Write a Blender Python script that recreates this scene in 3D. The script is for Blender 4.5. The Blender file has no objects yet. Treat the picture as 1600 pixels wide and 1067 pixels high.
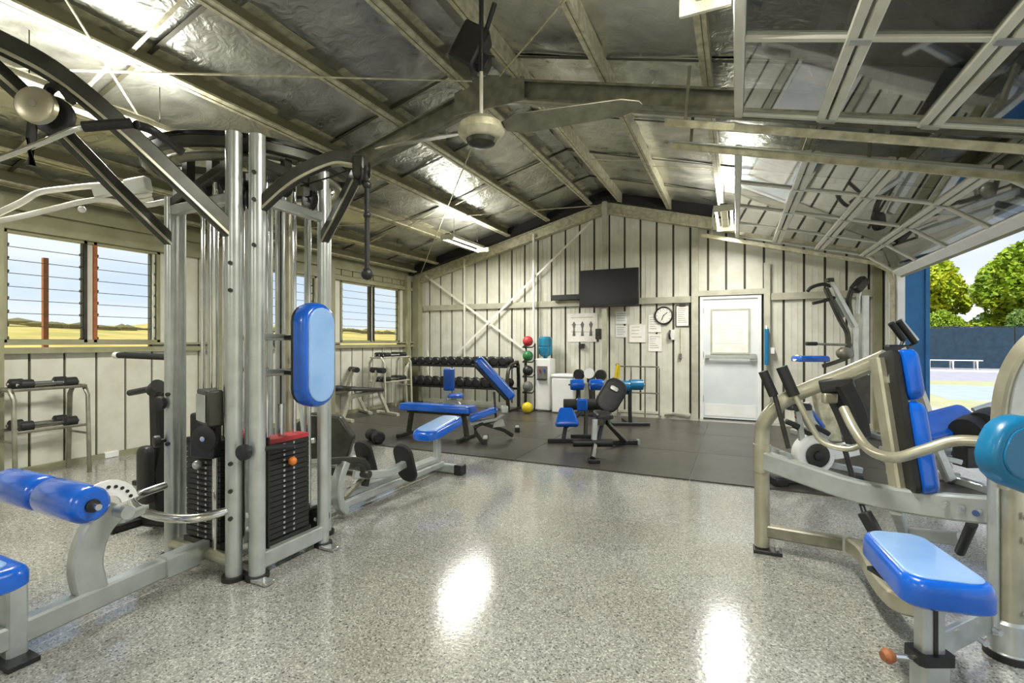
import bpy, bmesh, math, random
from mathutils import Vector, Matrix
random.seed(7)
SC = bpy.context.scene
COL = SC.collection
R = math.radians
# ---------------------------------------------------------------- camera, sky, sun, lamps, exposure
EYE, FPX, TH = 1.32, 764.0, R(24.6)
CT, ST = math.cos(TH), math.sin(TH)
cam = bpy.data.cameras.new('camera'); camo = bpy.data.objects.new('camera', cam); COL.objects.link(camo)
camo.location = (0, 0, EYE); camo.rotation_euler = (R(90), 0, TH)
cam.lens = FPX/1600*36; cam.sensor_width = 36; cam.clip_start = .05; cam.clip_end = 2000
SC.camera = camo
SC.view_settings.view_transform = 'Standard'; SC.view_settings.look = 'None'
SC.view_settings.gamma = 1; SC.view_settings.use_curve_mapping = False
SC.view_settings.exposure = 0.0

def srgb(h):
    h = h.lstrip('#'); o = []
    for i in (0, 2, 4):
        v = int(h[i:i+2], 16)/255; o.append(v/12.92 if v <= .04045 else ((v+.055)/1.055)**2.4)
    return (*o, 1)

w = bpy.data.worlds.new('sky'); SC.world = w; w.use_nodes = True
nt = w.node_tree; nt.nodes.clear()
def N(nt, t, **k):
    n = nt.nodes.new(t)
    for a, b in k.items(): setattr(n, a, b)
    return n
def ramp(nt, stops, interp='LINEAR'):
    n = nt.nodes.new('ShaderNodeValToRGB'); cr = n.color_ramp; cr.interpolation = interp
    while len(cr.elements) > 1: cr.elements.remove(cr.elements[-1])
    cr.elements[0].position = stops[0][0]; cr.elements[0].color = stops[0][1]
    for p, c in stops[1:]:
        e = cr.elements.new(p); e.color = c
    return n
o = N(nt, 'ShaderNodeOutputWorld'); bg = N(nt, 'ShaderNodeBackground'); bg.inputs[1].default_value = 1.15
tc = N(nt, 'ShaderNodeTexCoord'); sx = N(nt, 'ShaderNodeSeparateXYZ')
nt.links.new(tc.outputs['Generated'], sx.inputs[0])
r1 = ramp(nt, [(0, srgb('#f2f3f4')), (.06, srgb('#e3ecf8')), (.22, srgb('#bdd3f2')), (.6, srgb('#86aee6')), (1, srgb('#6f9be0'))])
nt.links.new(sx.outputs[2], r1.inputs[0])
mp = N(nt, 'ShaderNodeMapping'); mp.inputs['Scale'].default_value = (1, 1, 4)
nz = N(nt, 'ShaderNodeTexNoise'); nz.inputs['Scale'].default_value = 2.2; nz.inputs['Detail'].default_value = 7
nt.links.new(tc.outputs['Generated'], mp.inputs[0]); nt.links.new(mp.outputs[0], nz.inputs['Vector'])
r2 = ramp(nt, [(.44, (0, 0, 0, 1)), (.62, (1, 1, 1, 1))]); nt.links.new(nz.outputs[0], r2.inputs[0])
mx = N(nt, 'ShaderNodeMixRGB'); mx.inputs[2].default_value = srgb('#f7f8fa')
nt.links.new(r2.outputs[0], mx.inputs[0]); nt.links.new(r1.outputs[0], mx.inputs[1])
nt.links.new(mx.outputs[0], bg.inputs[0]); nt.links.new(bg.outputs[0], o.inputs[0])

sun = bpy.data.lights.new('sun', 'SUN'); sun.energy = 4.5; sun.angle = R(1); sun.color = (1, .95, .86)
so = bpy.data.objects.new('sun', sun); COL.objects.link(so)
so.rotation_euler = Vector((.22, .66, -.72)).to_track_quat('-Z', 'Y').to_euler()
# the hall's own fluorescent battens (tubes further down); last pair added unseen to brighten it
LAMPS = [(-.14, 1.4), (-.14, 6.72), (-4.22, 1.4), (-4.22, 6.72), (-.14, -3.6), (-4.22, -3.6)]
LAMP_W = 95
LZ = 2.98
for x, y in LAMPS:
    for s in (-.09, .09):
        l = bpy.data.lights.new('batten_or_fill_light', 'AREA'); l.shape = 'RECTANGLE'; l.size = .034; l.size_y = 1.18
        l.energy = LAMP_W/2; l.color = (1, .98, .92)
        lo = bpy.data.objects.new('batten_or_fill_light', l); COL.objects.link(lo); lo.location = (x+s, y+.6, LZ-.02)
    l2 = bpy.data.lights.new('batten_or_fill_uplight', 'AREA'); l2.shape = 'RECTANGLE'; l2.size = .2; l2.size_y = 1.2
    l2.energy = LAMP_W*.36; l2.color = (1, .98, .92)
    lo = bpy.data.objects.new('batten_or_fill_uplight', l2); COL.objects.link(lo); lo.location = (x, y+.6, LZ+.13); lo.rotation_euler = (math.pi, 0, 0)

# ---------------------------------------------------------------- materials
MATS = {}
def mat(name, col, rough=.5, metal=0., coat=0., noise=None, bump=0., bscale=40, spec=None, trans=0.):
    """noise=(colour2, scale, lo, hi)"""
    m = bpy.data.materials.new(name); m.use_nodes = True; t = m.node_tree; b = t.nodes['Principled BSDF']
    c = srgb(col) if isinstance(col, str) else col
    b.inputs['Base Color'].default_value = c; b.inputs['Roughness'].default_value = rough
    b.inputs['Metallic'].default_value = metal; b.inputs['Coat Weight'].default_value = coat
    if spec is not None: b.inputs['Specular IOR Level'].default_value = spec
    tc = N(t, 'ShaderNodeTexCoord')
    if noise is None: noise = (tuple(v*.82 for v in c[:3])+(1,), 6, .35, .7)
    n = N(t, 'ShaderNodeTexNoise'); n.inputs['Scale'].default_value = noise[1]; n.inputs['Detail'].default_value = 4
    t.links.new(tc.outputs['Object'], n.inputs['Vector'])
    c2 = srgb(noise[0]) if isinstance(noise[0], str) else noise[0]
    rp = ramp(t, [(noise[2], c), (noise[3], c2)]); t.links.new(n.outputs[0], rp.inputs[0]); t.links.new(rp.outputs[0], b.inputs['Base Color'])
    if bump:
        n2 = N(t, 'ShaderNodeTexNoise'); n2.inputs['Scale'].default_value = bscale; n2.inputs['Detail'].default_value = 3
        t.links.new(tc.outputs['Object'], n2.inputs['Vector'])
        bp = N(t, 'ShaderNodeBump'); bp.inputs['Strength'].default_value = bump; bp.inputs['Distance'].default_value = .01
        t.links.new(n2.outputs[0], bp.inputs['Height']); t.links.new(bp.outputs[0], b.inputs['Normal'])
    MATS[name] = m; return m
mat('silver', '#c3c8c4', .3, .55, noise=('#aeb3ad', 9, .35, .75))
mat('silverwarm', '#c2bfa8', .3, .6, noise=('#a59f86', 7, .35, .75))
mat('path', '#c4c0c4', .8, 0, noise=('#b6b2b8', 3, .35, .7)); mat('chrome', '#e2e2de', .13, .95)
mat('darksteel', '#4a4a42', .38, .6, noise=('#35352f', 8, .35, .7))
mat('purlinshade', '#77745c', .5, .3); mat('galv', '#d0ccb0', .4, .3, noise=('#a19d80', 14, .35, .7))  # dark tone first: purlin metal with its recess shade painted in
mat('galvrafter', '#8f8d7c', .42, .45, noise=('#6d6b5c', 10, .35, .7))
mat('cream', '#d8d7c9', .45, 0, noise=('#cbc9b8', 5, .35, .7))
mat('creampost', '#bcbba8', .45, .1, noise=('#a5a390', 5, .35, .7))
mat('ribdark', '#4a4838', .6, 0)
mat('strap', '#efece0', .4, .1)
mat('white', '#eeeeea', .4, 0, noise=('#e4e4de', 4, .35, .7))
mat('doorwhite', '#dfe3e2', .35, 0, noise=('#d3d9db', 3, .35, .7))
mat('paper', '#f3f0e8', .7, 0, noise=('#e6e2d8', 8, .35, .7))
mat('ink', '#6f6c66', .7); mat('greyprint', '#c9c6c0', .7)
mat('black', '#1b1b1a', .45, 0, noise=('#262624', 12, .4, .7))
mat('blackrubber', '#1f1f1c', .62, 0, bump=.15, bscale=120)
mat('blackgloss', '#0b0b0c', .12, 0)
mat('roofshade', '#1a1916', .9)  # black for the painted shadow above the back rafter
mat('olive', '#9a997c', .55, 0, noise=('#878566', 4, .35, .7))
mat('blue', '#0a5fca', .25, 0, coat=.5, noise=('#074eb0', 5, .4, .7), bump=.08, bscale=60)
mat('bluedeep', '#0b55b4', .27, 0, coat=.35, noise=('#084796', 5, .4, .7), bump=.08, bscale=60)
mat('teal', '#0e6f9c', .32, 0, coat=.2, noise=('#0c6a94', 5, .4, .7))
mat('blue_lit', '#8cb0dc', .3, 0, coat=.4, noise=('#7aa3d4', 5, .4, .7), bump=.1, bscale=90)  # blue vinyl painted paler for light reflected on the pad faces
mat('bluewall', '#1f6fa6', .45, 0, noise=('#195f92', 5, .35, .7))
mat('windscreen', '#1c3242', .8, 0, noise=('#243f50', 4, .35, .7), bump=.2, bscale=8)
mat('red', '#c33a40', .45)
mat('green', '#2f7a44', .45)
mat('yellow', '#e8cf1c', .4)
mat('orange', '#e07b28', .4)
mat('greyball', '#6c6c68', .5)
mat('timber', '#a2643a', .6, 0, noise=('#8a5230', 20, .35, .7))
mat('concrete', '#d9d5cb', .8, 0, noise=('#c8c3b6', 3, .35, .7), bump=.2, bscale=30)
mat('courtblue', '#c6ced2', .7, 0, noise=('#b8c6cc', 2, .35, .7))
mat('courtgreen', '#d0cc9c', .7, 0, noise=('#c2c28a', 2, .35, .7))
mat('bark', '#6b5a42', .9, 0, bump=.5, bscale=20)
mat('leafA', '#c3cc2c', .55, 0, noise=('#8aa524', 1.2, .35, .65))
mat('leafB', '#a8bd30', .55, 0, noise=('#6f9428', 1.2, .35, .65))
mat('leafC', '#7f9c48', .55, 0, noise=('#587436', 1.2, .35, .65))
mat('grass', '#e6c66a', .9, 0, noise=('#c4b056', .15, .35, .62))
mat('scrub', '#736a3e', .9, 0, noise=('#867a48', .2, .35, .6))
mat('plate', '#34342f', .5, .3)
mat('tube_off', '#f4f4ee', .3)
mat('screenglass', '#0c0d0f', .3, 0)
mat('water', '#2f86a8', .08, 0, noise=('#1e6a8c', 6, .4, .6))
def emis(name, col, s):
    m = bpy.data.materials.new(name); m.use_nodes = True; t = m.node_tree; b = t.nodes['Principled BSDF']
    b.inputs['Emission Color'].default_value = srgb(col); b.inputs['Emission Strength'].default_value = s
    b.inputs['Base Color'].default_value = srgb(col); MATS[name] = m
emis('lamp', '#fffbe6', 9)

def glass(name, tint, ior, rough=.0):
    m = bpy.data.materials.new(name); m.use_nodes = True; t = m.node_tree; t.nodes.clear()
    o = N(t, 'ShaderNodeOutputMaterial'); a = N(t, 'ShaderNodeBsdfTransparent'); a.inputs[0].default_value = tint
    g = N(t, 'ShaderNodeBsdfGlossy'); g.inputs['Roughness'].default_value = rough
    lw = N(t, 'ShaderNodeLayerWeight'); lw.inputs[0].default_value = .5
    pw = N(t, 'ShaderNodeMath', operation='POWER'); pw.inputs[1].default_value = 5 if ior < 2 else 2.2; t.links.new(lw.outputs['Facing'], pw.inputs[0])
    f = N(t, 'ShaderNodeMapRange'); f.inputs['To Min'].default_value = ((ior-1)/(ior+1))**2; f.inputs['To Max'].default_value = .95; t.links.new(pw.outputs[0], f.inputs[0])
    x = N(t, 'ShaderNodeMixShader'); t.links.new(f.outputs[0], x.inputs[0]); t.links.new(a.outputs[0], x.inputs[1])
    t.links.new(g.outputs[0], x.inputs[2]); t.links.new(x.outputs[0], o.inputs[0]); MATS[name] = m
glass('glass', (.93, .97, .98, 1), 1.25)
glass('doorglass', (.32, .36, .38, 1), 2.3, .03)
# foil roof lining: crinkled reflective sarking
def foil():
    m = bpy.data.materials.new('foil'); m.use_nodes = True; t = m.node_tree; b = t.nodes['Principled BSDF']
    b.inputs['Metallic'].default_value = .85
    tc = N(t, 'ShaderNodeTexCoord')
    n = N(t, 'ShaderNodeTexNoise'); n.inputs['Scale'].default_value = 2.2; n.inputs['Detail'].default_value = 6; n.inputs['Distortion'].default_value = 1.2
    t.links.new(tc.outputs['Object'], n.inputs['Vector'])
    rp = ramp(t, [(.3, srgb('#a5a59c')), (.7, srgb('#d8d8ce'))]); t.links.new(n.outputs[0], rp.inputs[0]); t.links.new(rp.outputs[0], b.inputs['Base Color'])
    rr = ramp(t, [(.3, (.26, .26, .26, 1)), (.7, (.42, .42, .42, 1))]); t.links.new(n.outputs[0], rr.inputs[0]); t.links.new(rr.outputs[0], b.inputs['Roughness'])
    n2 = N(t, 'ShaderNodeTexNoise'); n2.inputs['Scale'].default_value = 7; n2.inputs['Detail'].default_value = 5; n2.inputs['Distortion'].default_value = 2
    t.links.new(tc.outputs['Object'], n2.inputs['Vector'])
    bp = N(t, 'ShaderNodeBump'); bp.inputs['Strength'].default_value = .45; bp.inputs['Distance'].default_value = .03
    t.links.new(n2.outputs[0], bp.inputs['Height']); t.links.new(bp.outputs[0], b.inputs['Normal']); MATS['foil'] = m
foil()
def flake():
    m = bpy.data.materials.new('flake'); m.use_nodes = True; t = m.node_tree; b = t.nodes['Principled BSDF']
    tc = N(t, 'ShaderNodeTexCoord')
    v = N(t, 'ShaderNodeTexVoronoi'); v.inputs['Scale'].default_value = 150; t.links.new(tc.outputs['Object'], v.inputs['Vector'])
    sp = N(t, 'ShaderNodeSeparateColor'); t.links.new(v.outputs['Color'], sp.inputs[0])
    rp = ramp(t, [(0, srgb('#4c4c48')), (.1, srgb('#868680')), (.45, srgb('#9b9b94')), (.8, srgb('#adada5')), (1, srgb('#cfcfc7'))])
    t.links.new(sp.outputs[0], rp.inputs[0])
    n = N(t, 'ShaderNodeTexNoise'); n.inputs['Scale'].default_value = 1.3; n.inputs['Detail'].default_value = 4; t.links.new(tc.outputs['Object'], n.inputs['Vector'])
    mx = N(t, 'ShaderNodeMixRGB', blend_type='MULTIPLY'); mx.inputs[0].default_value = 1
    r2 = ramp(t, [(.3, srgb('#e4e2dc')), (.7, srgb('#ffffff'))]); t.links.new(n.outputs[0], r2.inputs[0])
    t.links.new(rp.outputs[0], mx.inputs[1]); t.links.new(r2.outputs[0], mx.inputs[2]); t.links.new(mx.outputs[0], b.inputs['Base Color'])
    b.inputs['Roughness'].default_value = .12; b.inputs['Specular IOR Level'].default_value = .95
    n3 = N(t, 'ShaderNodeTexNoise'); n3.inputs['Scale'].default_value = 45; n3.inputs['Detail'].default_value = 2; t.links.new(tc.outputs['Object'], n3.inputs['Vector'])
    bp = N(t, 'ShaderNodeBump'); bp.inputs['Strength'].default_value = .11; bp.inputs['Distance'].default_value = .005
    t.links.new(n3.outputs[0], bp.inputs['Height']); t.links.new(bp.outputs[0], b.inputs['Normal']); MATS['flake'] = m
flake()
mat('mat_rubber', '#4a463f', .34, 0, noise=('#3b3832', 2.5, .35, .7), bump=.12, bscale=25, spec=.4)

# ---------------------------------------------------------------- pixel helpers (photo pixel + a real depth / plane -> world point)
def at(px, py, zc):
    xc = (px-800)/FPX*zc
    return Vector((xc*CT-zc*ST, xc*ST+zc*CT, EYE-(py-533.5)/FPX*zc))
def onY(px, py, Y):
    t = (px-800)/FPX; return at(px, py, Y/(t*ST+CT))
def onX(px, py, X):
    t = (px-800)/FPX; return at(px, py, X/(t*CT-ST))
def onZ(px, py, Z=0.):
    return at(px, py, FPX*(EYE-Z)/(py-533.5))

# ---------------------------------------------------------------- mesh builder
class MB:
    def __init__(s): s.v = []; s.f = []
    def add(s, vs, fs):
        k = len(s.v); s.v += [tuple(v) for v in vs]; s.f += [tuple(i+k for i in f) for f in fs]; return s
    def box(s, c, sz, rot=None):
        c = Vector(c); h = [d/2 for d in sz]
        vs = [Vector((x*h[0], y*h[1], z*h[2])) for x in (-1, 1) for y in (-1, 1) for z in (-1, 1)]
        if rot is not None: vs = [rot @ v for v in vs]
        return s.add([c+v for v in vs], [(0, 1, 3, 2), (4, 6, 7, 5), (0, 4, 5, 1), (2, 3, 7, 6), (0, 2, 6, 4), (1, 5, 7, 3)])
    def bb(s, x0, x1, y0, y1, z0, z1): return s.box(((x0+x1)/2, (y0+y1)/2, (z0+z1)/2), (x1-x0, y1-y0, z1-z0))
    def prism(s, poly, o, u, v, n, th):
        """polygon (2D) in frame o,u,v extruded th along n"""
        o, u, v, n = map(Vector, (o, u, v, n)); k = len(poly)
        a = [o+u*p[0]+v*p[1] for p in poly]; b = [q+n*th for q in a]
        fs = [tuple(range(k))[::-1], tuple(range(k, 2*k))]+[(i, (i+1) % k, k+(i+1) % k, k+i) for i in range(k)]
        return s.add(a+b, fs)
    def tube(s, pts, r=.02, seg=12, sec=None, up=(0, 0, 1), smooth=0, closed=False, caps=True, rs=None):
        P = [Vector(p) for p in pts]
        if smooth: 
            Q = []; n = len(P)
            for i in range(n-1 if not closed else n):
                p0 = P[i-1] if (i > 0 or closed) else P[0]*2-P[1]
                p1 = P[i]; p2 = P[(i+1) % n]; p3 = P[(i+2) % n] if (i+2 < n or closed) else P[-1]*2-P[-2]
                for j in range(smooth):
                    t = j/smooth
                    Q.append(.5*((2*p1)+(p2-p0)*t+(2*p0-5*p1+4*p2-p3)*t*t+(3*p1-p0-3*p2+p3)*t**3))
            if not closed: Q.append(P[-1])
            if rs:
                nr = []
                for i in range(len(Q)):
                    a = i/smooth; k = min(int(a), len(rs)-2); nr.append(rs[k]+(rs[k+1]-rs[k])*(a-k))
                rs = nr
            P = Q
        n = len(P)
        if sec:
            a, b = sec[0]/2, sec[1]/2; c = min(a, b)*.28
            prof = [(a, -b+c), (a, b-c), (a-c, b), (-a+c, b), (-a, b-c), (-a, -b+c), (-a+c, -b), (a-c, -b)]
        else: prof = [(math.cos(2*math.pi*i/seg)*r, math.sin(2*math.pi*i/seg)*r) for i in range(seg)]
        k = len(prof); vs = []; X = None
        for i in range(n):
            if closed: T = P[(i+1) % n]-P[i-1]
            else: T = P[min(i+1, n-1)]-P[max(i-1, 0)]
            T.normalize()
            if sec:
                U = Vector(up); U = U-T*U.dot(T)
                if U.length < 1e-4: U = Vector((1, 0, 0))-T*T.x
                U.normalize(); X = T.cross(U)
            else:
                if X is None:
                    X = T.orthogonal().normalized()
                else:
                    X = (X-T*X.dot(T)).normalized()
                U = T.cross(X)
            g = rs[i]/r if rs else 1
            # mitre
            m = 1.
            if 0 < i < n-1 or closed:
                d1 = (P[i]-P[i-1]).normalized(); m = min(1.5, 1/max(.4, abs(T.dot(d1))))
            vs += [P[i]+(X*p[0]*(m if sec is None or True else 1)+U*p[1])*g for p in prof]
        fs = []
        for i in range(n if closed else n-1):
            for j in range(k):
                a = i*k+j; b = i*k+(j+1) % k; c2 = ((i+1) % n)*k
                fs.append((a, b, c2+(j+1) % k, c2+j))
        if not closed and caps: fs += [tuple(range(k))[::-1], tuple(range((n-1)*k, n*k))]
        return s.add(vs, fs)
    def cyl(s, a, b, r, seg=16, r2=None):
        return s.tube([a, b], r, seg, rs=[r, r2 if r2 is not None else r])
    def lathe(s, prof, c, axis=(0, 0, 1), seg=20):
        """prof [(radius, height)] along axis from c"""
        A = Vector(axis).normalized(); X = A.orthogonal().normalized(); Y = A.cross(X); c = Vector(c); k = len(prof); vs = []
        for r, h in prof:
            for j in range(seg):
                t = 2*math.pi*j/seg; vs.append(c+A*h+(X*math.cos(t)+Y*math.sin(t))*max(r, 1e-4))
        fs = [(i*seg+j, i*seg+(j+1) % seg, (i+1)*seg+(j+1) % seg, (i+1)*seg+j) for i in range(k-1) for j in range(seg)]
        fs += [tuple(range(seg))[::-1], tuple(range((k-1)*seg, k*seg))]
        return s.add(vs, fs)
    def ball(s, c, r, seg=16, sc=(1, 1, 1)):
        c = Vector(c); vs = []; rg = seg//2
        for i in range(rg+1):
            ph = math.pi*i/rg
            for j in range(seg):
                t = 2*math.pi*j/seg; q = max(math.sin(ph), 1e-3)
                vs.append(c+Vector((q*math.cos(t)*sc[0], q*math.sin(t)*sc[1], math.cos(ph)*sc[2]))*r)
        return s.add(vs, [(i*seg+j, (i+1)*seg+j, (i+1)*seg+(j+1) % seg, i*seg+(j+1) % seg) for i in range(rg) for j in range(seg)])
    def pad(s, c, u, v, w, l, th, r=.05, taper=1., edge=.02):
        """upholstered pad: c centre of the back face, u across (w), v along (l), normal u x v; taper narrows the +v end"""
        c = Vector(c); u = Vector(u).normalized(); v = Vector(v); v = (v-u*v.dot(u)).normalized(); n = u.cross(v)
        rings = [(.012, 0), (0, .1*th), (0, .6*th), (.25*edge, .8*th), (.7*edge, .95*th), (1.3*edge, th), (2.8*edge, th*1.04)]
        K = 5; vs = []
        for ins, h in rings:
            a, b, q = w/2-ins, l/2-ins, max(min(r, w/2-.001, l/2-.001)-ins*.6, .004)
            q = min(q, a-.001, b-.001)
            for cx, cy, a0 in ((a-q, b-q, 0), (-a+q, b-q, 90), (-a+q, -b+q, 180), (a-q, -b+q, 270)):
                for j in range(K+1):
                    t = R(a0+90*j/K); x = cx+q*math.cos(t); y = cy+q*math.sin(t)
                    tp = 1+(taper-1)*(y/l+.5); vs.append(c+u*x*tp+v*y+n*h)
        k = 4*(K+1); m = len(rings)
        fs = [(i*k+j, i*k+(j+1) % k, (i+1)*k+(j+1) % k, (i+1)*k+j) for i in range(m-1) for j in range(k)]
        fs += [tuple(range(k))[::-1], tuple(range((m-1)*k, m*k))]
        return s.add(vs, fs)
    def mesh(s, name, m, angle=38):
        me = bpy.data.meshes.new(name); me.from_pydata(s.v, [], s.f); me.update()
        if len(s.f) < 4000 and len(s.f) > 1:
            bm = bmesh.new(); bm.from_mesh(me); bmesh.ops.recalc_face_normals(bm, faces=bm.faces); bm.to_mesh(me); bm.free()
        me.materials.append(MATS[m]); me.polygons.foreach_set('use_smooth', [True]*len(me.polygons))
        me.set_sharp_from_angle(angle=R(angle)); return me

def link(name, me, parent=None, loc=None):
    ob = bpy.data.objects.new(name, me); COL.objects.link(ob)
    if parent: ob.parent = parent
    if loc is not None: ob.location = loc
    return ob
ORG = Vector((0, 0, 0))
def part(name, mb, m, parent=None, label=None, stuff=False, bevel=0, angle=38):
    """mb vertices are in world space; parts hang on an Empty at ORG"""
    global ORG
    if isinstance(mb, MB):
        if parent is not None and ORG.length > 0: mb.v = [(v[0]-ORG.x, v[1]-ORG.y, v[2]-ORG.z) for v in mb.v]
        me = mb.mesh(name, m, angle)
    else: me = mb
    ob = link(name, me, parent)
    if label: ob['label'] = label
    if stuff: ob['kind'] = 'stuff'
    if bevel:
        b = ob.modifiers.new('b', 'BEVEL'); b.width = bevel; b.segments = 2; b.limit_method = 'ANGLE'
    return ob
def struct(name, mb, m):
    global ORG
    ORG = Vector((0, 0, 0)); ob = part(name, mb, m); ob['kind'] = 'structure'; return ob
def thing(name, label, cat, loc, group=None, rz=0.):
    global ORG
    ob = bpy.data.objects.new(name, None); COL.objects.link(ob); ob.location = loc; ob.rotation_euler = (0, 0, rz); ob.empty_display_size = .1
    ob['label'] = label; ob['category'] = cat
    if group: ob['group'] = group
    ORG = Vector(loc) if rz == 0 else Vector((0, 0, 0))
    return ob
def single(name, mb, m, label, cat, group=None, loc=None, bevel=0):
    """a thing that is one mesh (vertices in world space)"""
    global ORG
    loc = Vector(loc) if loc is not None else Vector(mb.v[0])
    mb.v = [(v[0]-loc.x, v[1]-loc.y, v[2]-loc.z) for v in mb.v]
    ORG = Vector((0, 0, 0)); ob = part(name, mb, m, bevel=bevel); ob.location = loc; ob['label'] = label; ob['category'] = cat
    if group: ob['group'] = group
    return ob
def dup(root, loc, rz=None, label=None, group=None):
    def cp(o, p):
        c = o.copy(); COL.objects.link(c)
        if p: c.parent = p
        for ch in [q for q in bpy.data.objects if q.parent == o]: cp(ch, c)
        return c
    r = cp(root, None); r.location = loc
    if rz is not None: r.rotation_euler = (0, 0, rz)
    if label: r['label'] = label
    if group: r['group'] = group
    return r
ORD = ['first', 'second', 'third', 'fourth', 'fifth', 'sixth', 'seventh', 'eighth', 'ninth', 'tenth', 'eleventh', 'twelfth', 'thirteenth', 'fourteenth', 'fifteenth']
# ================================================================ STRUCTURE
XL, XR, XM, YB, YF = -6.45, 2.03, -2.18, 9.0, -5.0     # left wall, right wall, ridge, back wall, wall behind the camera
SL = .262
def ZT(x): return 3.88-SL*abs(x-XM)                     # top of the rafters
floor = struct('floor', MB().bb(XL-.1, XR+.12, YF-.1, YB+.1, -.15, 0), 'flake')
# rubber mats, tile by tile
gx = [-6.35, -5.89, -4.06, -2.23, -.4, 1.43, 1.98]; gy = [4.92, 6.15, 7.4, 8.62]
for i in range(len(gx)-1):
    for j in range(len(gy)-1):
        part('rubber_mat', MB().bb(gx[i]+.004, gx[i+1]-.004, gy[j]+.004, gy[j+1]-.004, .0005, .012), 'mat_rubber', floor)
# floor control joints / marks
# ---- back wall
wb = struct('wall_back', MB().bb(XL-.1, XR+.1, YB+.06, YB+.12, 0, 2.72), 'ribdark')
gab = MB().prism([(XL-.1, 2.7), (XR+.1, 2.7), (XM, 3.95)], (0, YB+.06, 0), (1, 0, 0), (0, 0, 1), (0, 1, 0), .06)
part('gable_backing', gab, 'ribdark', wb)
DX0, DX1, DZ = -.56, .38, 2.08
x = XL+.03; pw = .285
while x < XR-.02:
    x1 = min(x+pw, XR)
    z0 = .02
    a, b = x+.018, x1-.018
    segs = [(0.02, None)]
    if a < DX1+.05 and b > DX0-.05: z0 = DZ+.07
    top = lambda q: ZT(q)-.04
    poly = [(a, z0), (b, z0), (b, top(b)), (a, top(a))]
    if a < XM < b: poly = [(a, z0), (b, z0), (b, top(b)), (XM, top(XM)), (a, top(a))]
    p = MB().prism(poly, (0, YB+.06, 0), (1, 0, 0), (0, 0, 1), (0, -1, 0), .024)
    # two shallow swages on each pan
    for q in (.33, .67):
        xx = a+(b-a)*q; p.prism([(xx-.008, z0), (xx+.008, z0), (xx+.008, top(xx)-.02), (xx-.008, top(xx)-.02)], (0, YB+.036, 0), (1, 0, 0), (0, 0, 1), (0, -1, 0), .006)
    part('cladding_panel', p, 'cream', wb)
    x += pw
def post(parent, x, y, z1, w=.1, d=.1, m='creampost', z0=0, name='wall_post'):
    p = MB().bb(x-w/2, x+w/2, y-d/2, y+d/2, z0, z1)
    return part(name, p, m, parent)
def csec(x0, x1, y, z, h=.11, d=.06, m='creampost', parent=None, name='girt', ax='x'):
    """channel running along x (or y) : flange faces and a recessed web"""
    p = MB()
    if ax == 'x':
        p.bb(x0, x1, y-d, y-d+.004, z-h/2, z+h/2); p.bb(x0, x1, y-d+.004, y, z+h/2-.004, z+h/2); p.bb(x0, x1, y-d+.004, y, z-h/2, z-h/2+.004)
        p.bb(x0, x1, y-d-.003, y-d, z-h/2+.03, z-h/2+.045); p.bb(x0, x1, y-d-.003, y-d, z+h/2-.045, z+h/2-.03)
    else:
        p.bb(y, y+d, x0, x1, z-h/2, z+h/2)
    return part(name, p, m, parent)
post(wb, XM, YB-.17, ZT(XM)+.0, .09, .06, 'creampost')
post(wb, -.64, YB-.03, ZT(-.64)-.05, .11, .1)
post(wb, .46, YB-.03, 2.6, .09, .08)
post(wb, XL+.09, YB-.1, 2.7, .16, .16, 'olive')
post(wb, 1.93, YB-.06, 2.7, .1, .1, 'olive')
csec(XL+.2, -2.24, YB+.03, 2.05, parent=wb); csec(-2.13, -.7, YB+.03, 2.05, parent=wb)
csec(.51, 1.88, YB+.03, 2.05, parent=wb)
csec(-.585, .415, YB+.03, DZ+.06, .09, .1, parent=wb, name='door_header')
# skirting ledge strip
part('skirting', MB().bb(XL+.15, DX0-.08, YB-.02, YB+.03, 0, .07), 'cream', wb)
part('skirting', MB().bb(DX1+.1, XR-.1, YB-.02, YB+.03, 0, .07), 'cream', wb)
# cross brace straps and two slim uprights
def strap(a, b, wd=.045, name='brace_strap', m='strap', parent=wb, up=(0, 1, 0)):
    return part(name, MB().tube([a, b], sec=(wd, .006), up=up), m, parent)
strap(onY(664, 430, 8.93), onY(826, 551, 8.93)); strap(onY(925, 345, 8.90), onY(714, 552, 8.90), .04)
part('slim_upright', MB().bb(-5.17, -5.14, 8.86, 8.89, .05, 3.05), 'strap', wb)
part('slim_upright', MB().bb(-3.61, -3.575, 8.84, 8.875, .05, 3.42), 'strap', wb)
# ---- door in the back wall
d1 = struct('door_1', MB().bb(DX0+.05, DX1-.05, YB-.02, YB+.03, .02, DZ-.03), 'doorwhite')
fr = MB().bb(DX0, DX0+.05, YB-.05, YB+.05, 0, DZ).bb(DX1-.05, DX1, YB-.05, YB+.05, 0, DZ).bb(DX0+.05, DX1-.05, YB-.05, YB+.05, DZ-.04, DZ)
part('door_frame', fr, 'white', d1)
a, b = onY(1113, 486, YB-.03), onY(1169, 551, YB-.03)
part('glazed_panel', MB().bb(a.x, b.x, YB-.03, YB-.018, b.z, a.z), 'paper', d1, 'pale frosted panel in the upper half of the door')
pp = MB(); rr_ = random.Random(5)
for i in range(9):
    zz = a.z-(a.z-b.z)*(.1+.085*i); w0 = rr_.uniform(.25, .42)
    pp.bb(a.x+(b.x-a.x)*(.5-w0), a.x+(b.x-a.x)*(.5+w0), YB-.0315, YB-.03, zz-.004, zz)
part('faint_print', pp, 'greyprint', d1)
e = .03
part('panel_bead', MB().bb(a.x-e, b.x+e, YB-.035, YB-.021, a.z, a.z+e).bb(a.x-e, b.x+e, YB-.035, YB-.021, b.z-e, b.z).bb(a.x-e, a.x, YB-.035, YB-.021, b.z, a.z).bb(b.x, b.x+e, YB-.035, YB-.021, b.z, a.z), 'creampost', d1)
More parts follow.
